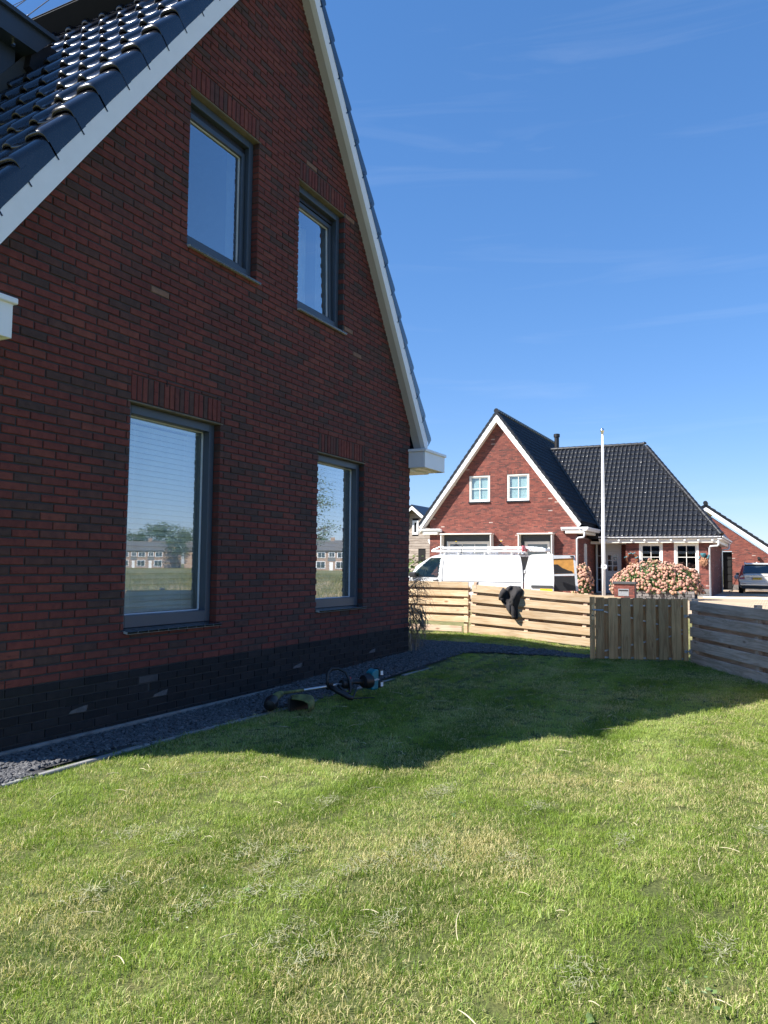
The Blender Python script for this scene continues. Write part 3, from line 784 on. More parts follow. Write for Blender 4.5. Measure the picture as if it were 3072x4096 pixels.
tilt_i = Matrix.Rotation(R(7.2), 4, 'Y')
gap = .3535
roof = MB(); roof.prism([(UA-.12, -.13, 8.2), (UA+.12, -.13, 8.2), (UA, -.13, 8.32)], (0, 9, 0)); roofo = roof.build('roof', M_tile, house)
upL = Vector((1, 0, 1.378)).normalized(); upR = Vector((-1, 0, 1.47)).normalized()
nL = Vector((-1.378, 0, 1)).normalized()
rest = MB(); cnt = 0
for r_ in range(-1, 18):
    u = 3.35+.2080*r_; base = Vector((u, -.055, zL(u)+.385))
    if u > 6.5: break
    for c in range(0, 36):
        org = base+Vector((0, c*tw, 0))+nL*.055
        M = slope_frame(org, upL, (0, 1, 0)) @ Matrix.Rotation(R(7.2+rb.uniform(-.35, .35)), 4, 'Y') @ Matrix.Rotation(R(rb.uniform(-.4, .4)), 4, 'Z')
        if c == 0: place('roof_tile', T_verge, M, roofo)
        elif c < 13: place('roof_tile', T_field, M, roofo)
        else: rest.add([tuple(v.co) for v in T_field.vertices], [tuple(p.vertices) for p in T_field.polygons], M=M)
# right slope: verge tiles singly, the field behind as one piece
T_vergeR = tile_mesh('verge_tile', tw, .42, M_tile, verge=1)
vr = [(8.9+.0, 0)]
for k in range(-14, 14):
    u = 9.98-.2065*k if False else 10.15-.2030*(k+2)
    if u > 10.2 or u < 6.62: continue
    base = Vector((u, -.055, zR(u)+.385)); nR = Vector((1.47, 0, 1)).normalized()
    for c in range(0, 37):
        org = base+Vector((0, c*tw, 0))+nR*.055
        M = slope_frame(org, upR, (0, 1, 0)) @ tilt_i
        if c == 0: place('roof_tile', T_vergeR, M, roofo)
        else: rest.add([tuple(v.co) for v in T_field.vertices], [tuple(p.vertices) for p in T_field.polygons], M=M)
o = rest.build('tile_field', M_tile, roofo, smooth=True, normals=False); kind(o, 'stuff')

# ---- dormer on the left slope
dz = 6.14
dm = MB(); dm.box(2.2, 4.62, 1.66, 4.6, 4.6, dz+.05); dmo = dm.build('dormer', M_anth, house)
mb = MB(); mb.prism([(1.6, 1.50, dz-.13), (4.73, 1.50, dz-.13), (4.885, 1.50, dz+.075), (1.6, 1.50, dz+.075)], (0, 3.3, 0)); mb.build('fascia', M_anth, dmo)
mb = MB(); mb.prism([(1.55, 1.46, dz+.075), (4.90, 1.46, dz+.075), (4.94, 1.46, dz+.115), (1.55, 1.46, dz+.115)], (0, 3.4, 0)); mb.build('roof_trim', M_anth, dmo)
mb = MB(); mb.prism([(4.70, 1.56, dz-.26), (4.80, 1.56, dz-.30), (5.0, 1.56, dz+.06), (4.9, 1.56, dz+.06), (4.72, 1.56, dz-.13)], (0, 3.1, 0)); mb.build('flashing', M_black, dmo)
ff = lambda u, off: zL(u)+off
mb = MB()
mb.prism([(3.2, 1.50, ff(3.2, .36)), (4.86, 1.50, ff(4.86, .36)), (4.86, 1.50, ff(4.86, .40)), (3.2, 1.50, ff(3.2, .40))], (0, .165, 0))
mb.prism([(3.2, 1.645, ff(3.2, .40)), (4.84, 1.645, ff(4.84, .40)), (4.80, 1.645, ff(4.80, .66)), (3.2, 1.645, ff(3.2, .66))], (0, .02, 0)); mb.build('lead_flashing', M_lead, dmo)
mb = MB(); mb.tube([(4.53, 1.57, dz-.10), (4.53, 1.57, dz-.165)], .022, 14); mb.build('overflow_pipe', M_chrome, dmo)

# ---- solar panels above the dormer row
M_solar = simple('solar_glass', (0.018, 0.022, 0.04), 0.04, var=.1, coat=1.0)
sp = thing('solar_panel', 'dark framed solar panel row mounted high on the black roof', 'solar panel', (5.5, 3, 7.5))
nrm = nL
for i in range(4):
    y0 = .62+i*1.06
    Mx = slope_frame((5.36, y0, zL(5.36)+.80), upL, (0, 1, 0))
    mb = MB(); mb.box(.012, 1.68, .012, 1.035, -.03, .0); mb.build('panel_glass', M_solar, sp, M=Mx)
    mb = MB()
    mb.box(0, .012, 0, 1.047, -.035, .003); mb.box(1.68, 1.692, 0, 1.047, -.035, .003); mb.box(.012, 1.68, 0, .012, -.035, .003); mb.box(.012, 1.68, 1.035, 1.047, -.035, .003)
    mb.build('panel_frame', M_black, sp, M=Mx)
    mb = MB(); mb.box(.30, .34, -.018, .005, .0, .008); mb.build('panel_clamp', M_steel, sp, M=Mx)
mb = MB(); Mx = slope_frame((5.30, .60, zL(5.30)+.76), upL, (0, 1, 0)); mb.box(-.03, .0, 0, 4.3, -.16, .03); mb.build('panel_skirt', M_dark, sp, M=Mx)

# ---- windows of the own house
def own_window(key, label_blind, vent, sash, curtain=False):
    u0, u1, z0, z1 = OPEN[key]
    fz0 = z0+.0; y0, y1 = .068, .175
    fw = .068; g = .006
    f = MB()
    a, b, c, d = u0+g, u1-g, fz0+.012, z1-.012
    f.box(a, a+fw, y0, y1, c, d, ch=.004); f.box(b-fw, b, y0, y1, c, d, ch=.004)
    f.box(a+fw, b-fw, y0, y1, d-fw*1.05, d, ch=.004); f.box(a+fw, b-fw, y0, y1, c, c+fw*1.45, ch=.004)
    fo = f.build('window', M_anth, house)
    ia, ib, ic, id_ = a+fw, b-fw, c+fw*1.45, d-fw*1.05
    if vent:
        mb = MB(); mb.box(ia, ib, y0+.055, y1, id_-vent, id_); mb.build('ventilation_grille', M_black, fo); id_ -= vent
    if sash:
        s = MB(); sw = .055; q0, q1 = y0+.045, y1-.004
        s.box(ia+.004, ia+sw, q0, q1, ic+.004, id_-.004, ch=.004); s.box(ib-sw, ib-.004, q0, q1, ic+.004, id_-.004, ch=.004)
        s.box(ia+sw, ib-sw, q0, q1, id_-sw, id_-.004, ch=.004); s.box(ia+sw, ib-sw, q0, q1, ic+.004, ic+sw*.8, ch=.004)
        so_ = s.build('sash', M_anth, fo); ia, ib, ic, id_ = ia+sw, ib-sw, ic+sw*.8, id_-sw
    gs = MB()   # pale glazing gasket
    yg = y0+.078
    for (p, q, r_, s_) in ((ia, ia+.008, ic, id_), (ib-.008, ib, ic, id_), (ia, ib, id_-.008, id_), (ia, ib, ic, ic+.008)): gs.box(p, q, yg-.006, yg+.012, r_, s_)
    go_ = gs.build('gasket', M_zinc, fo)
    mb = MB(); mb.box(ia, ib, yg+.004, yg+.008, ic, id_); po_ = mb.build('pane', M_glass, fo)
    if curtain:      # this sash is not quite shut
        T_ = Matrix.Translation((0, yg, ic)) @ Matrix.Rotation(R(-1.2), 4, 'X') @ Matrix.Translation((0, -yg, -ic))
        for o_ in (so_, go_, po_): o_.matrix_basis = T_; WM[o_.name] = T_
    mb = MB(); mb.box(u0-.03, u1+.03, .006, .10, z1-.010, z1+.001); mb.box(u0-.03, u1+.03, -.002, .006, z1-.006, z1+.001); mb.build('lintel', M_lintel, fo)
    # sill tiles on a pale grout bed
    n_ = 10 if key in 'AD' else 9
    pw = (u1-u0+.03)/n_
    tl = Matrix.Translation((0, .075, z0+.012)) @ Matrix.Rotation(R(9), 4, 'X')
    mb = MB(); mb.box(u0, u1+.028, -.118, .02, -.021, -.0022, M=tl); mb.build('sill_bed', M_grout, fo)
    for i in range(n_):
        mb = MB(); x0 = u0+.0+i*pw
        mb.box(x0+.0016, x0+pw-.0016, -.121, .02, -.019, 0, M=tl, ch=.0025); mb.build('sill_tile', M_silltile, fo)
    mb = MB(); mb.box(u0, u1, .0, .09, z0-.014, z0-.002); mb.build('sill_mortar', M_mortar, fo)
    # room behind
    rm = MB(); rd = 2.6
    def quad(*p): rm.add(list(p), [(0, 1, 2, 3)])
    yb = y1+.002
    quad((a, yb, c), (a, yb+.22, c), (a, yb+.22, d), (a, yb, d)); quad((b, yb, c), (b, yb, d), (b, yb+.22, d), (b, yb+.22, c))
    quad((a, yb, d), (a, yb+.22, d), (b, yb+.22, d), (b, yb, d)); quad((a, yb, c), (b, yb, c), (b, yb+.22, c), (a, yb+.22, c))
    rm.build('inner_reveal', M_roomw, fo, normals=False)
    rm = MB(); e = .5; ya, yz = yb+.22, yb+rd
    X0, X1, Z0, Z1 = a-e, b+e, c-.55, d+.15
    quad((X0, ya, Z0), (X0, yz, Z0), (X0, yz, Z1), (X0, ya, Z1)); quad((X1, ya, Z0), (X1, ya, Z1), (X1, yz, Z1), (X1, yz, Z0))
    quad((X0, yz, Z0), (X1, yz, Z0), (X1, yz, Z1), (X0, yz, Z1)); quad((X0, ya, Z1), (X0, yz, Z1), (X1, yz, Z1), (X1, ya, Z1)); quad((X0, ya, Z0), (X1, ya, Z0), (X1, yz, Z0), (X0, yz, Z0))
    for (p, q, r_, s_) in ((X0, a, Z0, Z1), (b, X1, Z0, Z1), (a, b, d, Z1), (a, b, Z0, c)): quad((p, ya, r_), (q, ya, r_), (q, ya, s_), (p, ya, s_))
    rm.build('room_lining', M_room, fo, normals=False)
    if label_blind:
        bt = thing('venetian_blind', label_blind, 'blind', ((u0+u1)/2, yb+.05, c), 'venetian blinds behind the windows')
        n_ = int((id_-ic-.02)/.046)
        sm = MB(); sm.add([(ia-.01, -.010, -.0225), (ib+.01, -.010, -.0225), (ib+.01, .001, .0), (ia-.01, .001, .0), (ib+.01, .008, .022), (ia-.01, .008, .022)], [(0, 1, 2, 3), (3, 2, 4, 5)])
        sme = sm.mesh('slat', M_blind)
        for i in range(n_): place('slat', sme, Matrix.Translation((0, yb+.045, ic+.03+i*.046)), bt)
        mb = MB(); mb.box(ia-.01, ib+.01, yb+.02, yb+.07, id_-.03, id_+.02); mb.build('head_rail', M_white, bt)
        mb = MB()
        for x in (ia+.18, ib-.18): mb.tube([(x, yb+.022, ic), (x, yb+.022, id_)], .0012, 4)
        mb.build('cord', M_white, bt)
    if curtain:
        ct = MB(); P = []
        for i in range(15):
            t = i/14; z = id_+.03-(id_-ic+.08)*t; row = []
            for j in range(25):
                s_ = j/24; left = ia+.10+(ib-ia)*.50*t**1.3
                x = left+(ib+.02-left)*s_; row.append((x, yb+.27+.028*math.sin(s_*26+t*1.5)+.02*math.sin(s_*9), z))
            P.append(row)
        ct.grid(P); o = ct.build('curtain', M_curtain, smooth=True); tag(o, 'grey drawn back curtain hanging behind the upper right window', 'curtain')
own_window('A', 'closed pale venetian blind filling the large lower window nearest the gravel edge', 0, False)
own_window('D', 'closed pale venetian blind in the lower window by the corner of the house', 0, False)
own_window('B', None, .055, True)
own_window('C', None, .05, True, True)
# ================================================================== fences
def plank(name, m, ln, h, th, parent, M, rng, ch=.004):
    mb = MB(); mb.box(0, ln, -th/2, th/2, -h/2, h/2, ch=ch)
    # a little crook so the rows are not ruler straight
    return mb.build(name, m, parent, M=M @ Matrix.Rotation(rng.uniform(-.0025, .0025), 4, 'Y'))
rf = random.Random(4)
def seg_frame(A, B):
    A = Vector(A); B = Vector(B); d = B-A; dz_ = d.z; d.z = 0; ang = math.atan2(d.y, d.x)
    return Matrix.Translation(A) @ Matrix.Rotation(ang, 4, 'Z') @ Matrix.Rotation(-math.atan2(dz_, d.length), 4, 'Y'), d.length
def slat_fence(label, A, B, n, h, pitch, board, m, mp_, posts, front=-1, back=True, group=None, z0=0.0, post_h=None, lift=0.0):
    """horizontal boards on posts; boards on the front face with gaps, more boards behind covering the gaps"""
    M, ln = seg_frame(A, B)
    t = thing('board_fence', label, 'fence', A, group)
    zb = z0
    for i in range(n):
        z = zb+board/2+i*pitch
        plank('plank', m, ln, board, .022, t, M @ Matrix.Translation((0, front*.046, z)), rf)
    if back:
        for i in range(n-1):
            z = zb+board/2+(i+.5)*pitch
            plank('plank', m, ln, board, .022, t, M @ Matrix.Translation((0, -front*.046, z)), rf)
    for x in posts:
        mb = MB(); mb.box(-.034, .034, -.034, .034, -.12, (post_h or (n*pitch+.0))-.02, ch=.004)
        mb.build('post', mp_, t, M=M @ Matrix.Translation((x, 0, 0)))
    return t, M, ln
# local +y is left of A->B.  Left fence runs from the corner leftwards (towards +Y)
fl, Mfl, _ = slat_fence('pale new board fence between the house corner and the driveway, left of the jacket', (13.20, .385, .09), (13.20, 7.0, .09), 5, .9, .1515, .108, M_wood, M_wood, (.06, 1.9, 3.7, 5.5), front=1, z0=.20)
mb = MB(); mb.box(0, 4.4, -.012, .012, 0, .10, ch=.004); mb.build('plank', M_woodw, fl, M=Mfl @ Matrix.Translation((.12, .05, .03)))
fm, Mfm, lm = slat_fence('pale new board fence with a black jacket hung over it', (13.37, -2.60, -.10), (13.20, .38, .09), 5, .87, .181, .132, M_wood, M_woodw, (.03, 1.0, 1.98, 2.93), front=1, z0=.015)
rfA = (11.55, -3.50, .0); rfB = (8.1, -5.37, .0)
fr_, Mfr, _ = slat_fence('weathered board fence in the shade, right of the garden gate', rfA, rfB, 5, .86, .178, .128, M_woodw, M_woodw, (.05, 1.75, 3.52), front=-1)
fr2, M2, _ = slat_fence('weathered board fence along the lawn beyond the shaded stretch', (8.08, -5.38, .0), (4.7, -7.22, .0), 5, .86, .178, .128, M_woodw, M_woodw, (.05, 2.0, 4.0), front=-1)
# post cap piece on the far end of the pale fence
mb = MB(); mb.box(-.03, .03, -.06, .06, .78, .90, ch=.004); mb.build('post_cap', M_woodw, fm, M=Mfm @ Matrix.Translation((2.93, 0, 0.02)))

# ------------------------------------------------------------------ gate
gA = Vector((11.14, -2.17, .005)); gB = Vector((11.64, -3.40, .005))
Mg, gl_ = seg_frame(gA, gB)
gate = thing('garden_gate', 'closed garden gate of brown vertical planks on a galvanised frame', 'gate', gA)
vert = Matrix.Rotation(R(-90), 4, 'Y')   # plank length (local x) to world up
GH = .86
def vplank(name, x, w, y, z0, z1, m):
    mb = MB(); mb.box(0, z1-z0, -.010, .010, -w/2, w/2, ch=.003)
    return mb.build(name, m, gate, M=Mg @ Matrix.Translation((x, y, z0)) @ vert)
# front is the side facing the lawn: local -y when A->B runs away to -Y  (normal = -X-ish)
fy = -1 if (Mg.to_3x3() @ Vector((0, -1, 0))).x < 0 else 1
sc = gl_/1.27
xs = [(.0575, .115), (.23, .12), (.395, .125), (.558, .125), (.722, .125), (.885, .125), (1.05, .125)]
for i, (x, w) in enumerate(xs): vplank('plank', (x+.075)*sc, w*sc, fy*.030, .015-.006*(i % 2), GH+rf.uniform(-.006, .006), M_woodg)
for i in range(7): vplank('plank', (.165+i*.1635+.055)*sc, .125*sc, -fy*.032, .01, GH-.01, M_woodg)
vplank('stile', .034*sc, .068*sc, fy*.034, -.01, GH+.01, M_woodg); vplank('stile', (1.245)*sc, .062*sc, fy*.034, -.01, GH+.005, M_woodg)
mb = MB()
for z in (.755, .03): mb.box(.05, gl_-.05, -.011, .011, z-.011, z+.011)
for (a, b) in (((.06, .70), (gl_-.06, .425)), ((.06, .085), (gl_-.06, .375))):
    mb.tube([(a[0], 0, a[1]), (b[0], 0, b[1])], .014, 4)
mb.build('steel_frame', M_steel, gate, M=Mg)
mb = MB(); mb.box(.022*sc, .062*sc, fy*.046-.002, fy*.046+.002, .55, .76); ho = mb.build('lock_plate', simple('lock_plate', (.45, .36, .24), .35, .6), gate, M=Mg)
mb = MB(); mb.tube([(.042, fy*.046, .69), (.042, fy*.09, .69), (.175, fy*.092, .688)], .0095, 10); mb.build('handle', M_steel, gate, M=Mg)
mb = MB(); mb.tube([(.042, fy*.047, .61), (.042, fy*.0505, .61)], .010, 10); mb.build('keyhole', M_black, gate, M=Mg)
for z in (.62, .135):
    mb = MB(); mb.tube([(gl_-.03, fy*.05, z), (gl_+.05, fy*.05, z)], .011, 8); mb.box(gl_+.015, gl_+.05, fy*.05-.02, fy*.05+.02, z-.03, z+.03); mb.box(gl_-.05, gl_-.02, fy*.05-.012, fy*.05+.012, z-.02, z+.02)
    mb.build('hinge', M_steel, gate, M=Mg)
# concrete strip under the gate
mb = MB(); mb.box(.45, 2.1, -.06, .06, -.1, .0, ch=.01); o = mb.build('concrete_threshold', M_concrete, M=Mg @ Matrix.Translation((0, .0, 0))); tag(o, 'long pale concrete threshold strip on the ground under the gate', 'threshold')

# ------------------------------------------------------------------ jacket over the fence
M_cloth = simple('black_fleece', (0.022, 0.020, 0.022), 0.9, var=.15, vscale=40, bump=.15, bscale=400)
prof = [(290, 690, 1180), (340, 600, 1290), (400, 555, 1365), (500, 480, 1372), (600, 420, 1375), (680, 370, 1330), (760, 310, 1290), (830, 285, 1262), (900, 258, 1243), (970, 290, 1235), (1030, 372, 1228), (1070, 442, 1215), (1130, 470, 1195), (1200, 505, 1172), (1280, 585, 1165), (1350, 622, 1180), (1400, 640, 1190), (1480, 720, 1195), (1550, 760, 1205), (1620, 830, 1215), (1700, 910, 1225), (1760, 950, 1212), (1790, 985, 1190)]
# local frame of the middle fence: x along, front face is local +y
k_ = .000368  # metres per traced unit at that distance
def jx(px_): return 2.255-(px_-850)*.00037
def jz(py_): return .885-(py_-335)*k_
P = []
for i, (py_, l_, r_) in enumerate(prof):
    row = []; n_ = 30
    for j in range(n_+1):
        s_ = j/n_; px_ = l_+(r_-l_)*s_
        e = (s_*(1-s_)*4)**.5
        fold = .030*math.sin(px_*.0105+py_*.004)+.015*math.sin(px_*.022-py_*.009+1.3)+.010*noise.noise(Vector((px_*.008, py_*.006, 2)))+.018*math.sin(px_*.006-py_*.0065)
        y = .064+e*(.035+max(0, .05*math.sin((py_-250)/1400*3.1)))+fold*e
        row.append((jx(px_), y, jz(py_)))
    P.append(row)
jk = MB(); jk.grid(P)
top = P[0]
back = [[(x, .064-.13*t if t < 1 else -.07, z+.012*math.sin(t*3.14)) for (x, y, z) in top] for t in (0, .35, .7, 1)]
for d_ in (.12, .24, .3): back.append([(x+.02*math.sin(x*30), -.075-.012*math.sin(x*40), z-d_) for (x, y, z) in top])
jk.grid([[ (x, y if i else P[0][j][1], z) for j, (x, y, z) in enumerate(row)] for i, row in enumerate(back)])
jo = jk.build('jacket', M_cloth, M=Mfm, smooth=True)
md = jo.modifiers.new('thick', 'SOLIDIFY'); md.thickness = .006
tag(jo, 'crumpled black jacket hung over the pale board fence', 'jacket')
def jp(px_, py_, y): return (jx(px_), y, jz(py_))
mb = MB(); mb.tube([jp(900, 1240, .10), jp(985, 1400, .125), jp(1030, 1560, .125), jp(1045, 1700, .118)], [.050, .048, .042, .036], 12, cap=False)
mb.tube([jp(1042, 1640, .118), jp(1046, 1705, .118), jp(1048, 1745, .118)], [.038, .039, .036], 12); mb.build('sleeve', M_cloth, jo, smooth=True).matrix_basis = Matrix.Identity(4)
mb = MB(); mb.tube([jp(560, 470, .10), jp(450, 640, .12), jp(370, 820, .115), jp(345, 960, .10)], [.06, .055, .045, .035], 12); mb.build('hood', M_cloth, jo, smooth=True).matrix_basis = Matrix.Identity(4)
mb = MB(); mb.add([jp(940, 690, .17), jp(1010, 830, .165), jp(985, 940, .15), jp(860, 1180, .13), jp(770, 1060, .135), jp(900, 900, .155)], [(0, 1, 2, 3, 4, 5)]); o = mb.build('collar_flap', M_cloth, jo); o.matrix_basis = Matrix.Identity(4)
for ch in jo.children: ch.matrix_parent_inverse = Matrix.Identity(4)

# ------------------------------------------------------------------ grass trimmer
tr = thing('grass_trimmer', 'teal and black cordless grass trimmer with grassy guard lying at the lawn edge', 'trimmer', (6.1, -.8, .03))
M_teal = simple('teal_plastic', (0.0, 0.17, 0.22), 0.4, var=.08)
M_mossy = simple('grass_stained', (0.14, 0.15, 0.05), 0.9, var=.5, vscale=18, bump=.5)
M_alu = simple('aluminium_tube', (0.55, 0.57, 0.58), 0.35, .8)
M_red = simple('red_plastic', (0.4, 0.02, 0.03), .4)
M_bk = simple('black_housing', (0.012, 0.012, 0.013), 0.5)
H0 = Vector((5.60, -.66, .10)); E0 = Vector((5.83, -.60, .145)); P1 = Vector((6.30, -.775, .155)); P2 = Vector((6.52, -.875, .165)); B0 = Vector((6.70, -.98, .17)); 
ax = (P2-E0).normalized()
mb = MB(); mb.tube([E0, E0+(P1-E0)*.5], .0135, 12); mb.build('lower_tube', M_mossy, tr, smooth=True)
mb = MB(); mb.tube([E0+(P1-E0)*.5, P2], .0125, 12); mb.build('shaft', M_alu, tr, smooth=True)
mb = MB(); mb.tube([E0+Vector((.02, 0, 0)), E0-Vector((.05, .01, .005)), H0+Vector((.08, .02, .03)), H0+Vector((.05, .01, .01))], [.024, .032, .036, .030], 12); mb.build('gear_neck', M_mossy, tr, smooth=True)
hd = (H0-(H0+Vector((.09, .03, .03)))).normalized()
mb = MB(); Mh = Matrix.Translation(H0) @ hd.to_track_quat('Z', 'Y').to_matrix().to_4x4()
mb.lathe([(.02, -.06), (.052, -.055), (.058, -.02), (.058, .01), (.05, .03), (.05, .045), (.03, .055), (.012, .06)], 20, M=Mh); mb.build('trimmer_head', M_bk, tr, smooth=True, angle=40)
# guard: curved shell fanning from the neck
gd = MB(); P = []
for i in range(9):
    a = -1.0+i*.25; row = []
    for (q, hz) in ((.03, .045), (.09, .05), (.15, .045), (.19, .03), (.20, .0), (.198, -.055)):
        row.append((5.74+q*1.05*math.cos(a-.75)+.0, -.70+q*1.2*math.sin(a-.75)-.04, max(.035, .115+hz*.9-.03*abs(a))))
    P.append(row)
gd.grid(P); go_ = gd.build('guard', M_mossy, tr, smooth=True); md = go_.modifiers.new('thick', 'SOLIDIFY'); md.thickness = .006
mb = MB(); mb.box(-.10, .16, -.012, .012, -.09, .03, M=Matrix.Translation((5.82, -.79, .105)) @ Matrix.Rotation(-.42, 4, 'Z'), ch=.008); mb.build('guard_skirt', M_bk, tr)
# loop handle, barrier leg
hb = P1+ax*.05; side = ax.cross(Vector((0, 0, 1))).normalized(); upv = side.cross(ax).normalized()
def hp(a, b, c=0): return hb+side*a+upv*b+ax*c
mb = MB(); mb.box(-.03, .035, -.022, .022, -.03, .035, M=Matrix.Translation(hb) @ ax.to_track_quat('X', 'Z').to_matrix().to_4x4(), ch=.006); mb.build('handle_clamp', M_bk, tr)
loop = [hp(.02, .0, -.03), hp(.01, .07, -.035), hp(-.02, .125, .0), hp(-.04, .15, .06), hp(-.02, .145, .13), hp(.02, .11, .18), hp(.06, .04, .195), hp(.09, -.03, .185), hp(.10, -.07, .165), hp(.09, -.075, .13), hp(.06, -.03, .10), hp(.02, .0, .085)]
mb = MB(); mb.tube(loop, .0135, 10); mb.build('loop_handle', M_bk, tr, smooth=True)
mb = MB(); mb.tube([hp(.01, .0, -.01), hp(.09, -.045, .04), hp(.17, -.095, .10), hp(.19, -.105, .13)], [.024, .026, .025, .02], 8); mb.build('barrier_leg', M_bk, tr, smooth=True)
mb = MB(); mb.tube([hp(.19, -.105, .12), hp(.21, -.11, .22), hp(.26, -.115, .33)], .006, 6); mb.tube([hp(.19, -.10, .13), hp(.12, -.05, .22), hp(.07, -.03, .27)], .008, 6); mb.build('strap', M_bk, tr)
mb = MB(); 
mb.lathe([(.012, -.06), (.042, -.055), (.048, -.01), (.05, .03), (.038, .055)], 14, M=Matrix.Translation(P2+ax*.0) @ ax.to_track_quat('Z', 'Y').to_matrix().to_4x4()); mb.build('grip_housing', M_bk, tr, smooth=True, angle=40)
mb = MB(); mb.tube([P2+ax*.04, P2+ax*.10, B0-ax*.02], [.020, .019, .03], 10); mb.build('rear_grip', M_bk, tr, smooth=True)
for dv in (.045, -.05):
    mb = MB(); q = P2+ax*.045+upv*dv; mb.box(-.014, .014, -.010, .010, -.010, .010, M=Matrix.Translation(q), ch=.003); mb.build('trigger', M_red, tr)
MB_ = Matrix.Translation(B0+ax*.03) @ ax.to_track_quat('X', 'Z').to_matrix().to_4x4()
mb = MB(); mb.lathe([(.03, -.06), (.062, -.05), (.072, 0), (.075, .03)], 16, M=MB_ @ Matrix.Rotation(R(90), 4, 'Y')); mb.build('motor_housing', M_bk, tr, smooth=True, angle=40)
mb = MB()
poly = [(0.015, -.055, -.085), (.10, -.05, -.085), (.115, -.045, .10), (.07, -.05, .11), (.02, -.055, .085)]
mb.prism(poly, (0, .10, 0), M=MB_); o = mb.build('battery_housing', M_teal, tr)
bv = o.modifiers.new('bevel', 'BEVEL'); bv.width = .014; bv.segments = 3
for dzz in (.035, -.075):
    mb = MB(); mb.box(.105, .165, -.05, .05, dzz, dzz+.075, M=MB_, ch=.014); bo = mb.build('battery', M_bk, tr)
    mb = MB(); mb.box(.128, .158, -.0525, -.0495, dzz+.012, dzz+.052, M=MB_); mb.build('battery_label', M_white, bo)
def lettering(text, size, M, m, parent, name='lettering', ext=.0008, align='CENTER', shear=0):
    cu_ = bpy.data.curves.new(name, 'FONT'); cu_.body = text; cu_.size = size; cu_.align_x = align; cu_.align_y = 'CENTER'; cu_.extrude = ext; cu_.shear = shear
    tmp = bpy.data.objects.new('text_shape', cu_); COL.objects.link(tmp); dg = bpy.context.evaluated_depsgraph_get()
    me = bpy.data.meshes.new_from_object(tmp.evaluated_get(dg)); bpy.data.objects.remove(tmp); bpy.data.curves.remove(cu_)
    me.name = name; me.materials.clear(); me.materials.append(m); return place(name, me, M, parent)
# text faces local -y of the housing frame (towards the lawn / camera)
Tm = MB_ @ Matrix.Translation((.066, -.0535, .012)) @ Matrix.Rotation(R(90), 4, 'X')
lettering('makita', .030, Tm, M_white, tr, shear=.2)

# ------------------------------------------------------------------ dry climber at the corner of the house
M_twig = simple('dry_twig', (0.26, 0.20, 0.14), .9, var=.3, vscale=30)
cp = thing('climbing_plant', 'dry leafless climbing plant trailing from the corner of the brick house', 'plant', (9.95, .08, .1))
rt = random.Random(12)
mb = MB()
for i in range(7):
    x0, y0 = 9.90+rt.uniform(-.03, .12), .04+rt.uniform(-.08, .12)
    pts = [(x0+rt.uniform(-.03, .03)*k, y0+rt.uniform(-.03, .03)*k, .02+k*.15) for k in range(8)]
    mb.tube(pts, [.013-.0012*k for k in range(8)], 6)
mb.build('stem', M_twig, cp)
mb = MB()
for i in range(230):
    z = rt.uniform(.2, 1.12); x0, y0 = 9.93+rt.uniform(-.03, .10), .06+rt.uniform(-.12, .12)
    out = rt.uniform(.08, .36)*(.45+z*.75); 
    dy = -rt.uniform(.3, 1.0); dx = rt.uniform(-.3, .6)
    p = []
    for t in (0, .25, .5, .75, 1):
        p.append((x0+dx*out*t, y0+dy*out*t, z+.22*out*math.sin(t*2.2)-t*t*rt.uniform(.10, .5)*out*1.6))
    mb.tube(p, [.0034, .003, .0026, .002, .001], 4)
    q = p[3]
    for s_ in range(2): mb.tube([q, (q[0]+rt.uniform(-.05, .05), q[1]+rt.uniform(-.08, .03), q[2]-rt.uniform(.02, .10))], [.0018, .0008], 3)
kind(mb.build('twigs', M_twig, cp), 'stuff')
mb = MB()
for i in range(26):
    y0 = rt.uniform(-.12, .1); z = rt.uniform(.35, .75)
    mb.tube([(9.95+rt.uniform(-.03, .1), y0, z), (9.97+rt.uniform(-.03, .1), y0-rt.uniform(.03, .1), z-.15), (9.98, y0-rt.uniform(.0, .12), z-rt.uniform(.2, .34))], [.006, .007, .003], 4)
kind(mb.build('dead_leaves', M_twig, cp), 'stuff')
# ================================================================== neighbour's paving
GZ = -0.10
def paving_mat():
    m, t, p, o = newmat('clinker_paving')
    g = N(t, 'ShaderNodeNewGeometry')
    br = N(t, 'ShaderNodeTexBrick', i_Scale=1.0); br.offset = .5
    br.inputs['Color1'].default_value = (.40, .30, .20, 1); br.inputs['Color2'].default_value = (.50, .37, .24, 1); br.inputs['Mortar'].default_value = (.22, .18, .13, 1)
    br.inputs['Mortar Size'].default_value = .008; br.inputs['Brick Width'].default_value = .2; br.inputs['Row Height'].default_value = .1
    t.links.new(g.outputs['Position'], br.inputs['Vector'])
    n1 = N(t, 'ShaderNodeTexNoise', i_Scale=.8, i_Detail=5.0); t.links.new(g.outputs['Position'], n1.inputs['Vector'])
    r1 = ramp(t, [(.3, (.8, .8, .8)), (.7, (1.15, 1.12, 1.1))]); t.links.new(n1.outputs['Fac'], r1.inputs['Fac'])
    t.links.new(mixc(t, 1.0, br.outputs['Color'], r1.outputs['Color'], 'MULTIPLY'), p.inputs['Base Color']); p.inputs['Roughness'].default_value = .9
    return m
kind(sheet('driveway', [(24, -30), (75, -30), (75, 12), (24, 12)], GZ, paving_mat()), 'structure')
mb = MB(); mb.add([(41.6, -2.2, GZ+.008), (46, -2.2, GZ+.008), (46, -1.0, GZ+.008), (41.6, -1.0, GZ+.008)], [(0, 1, 2, 3)]); kind(mb.build('grey_gravel_patch', ground_mat('grey_chips', [(.3, (.25, .26, .28)), (.7, (.4, .41, .43))], 10, 90)), 'structure')
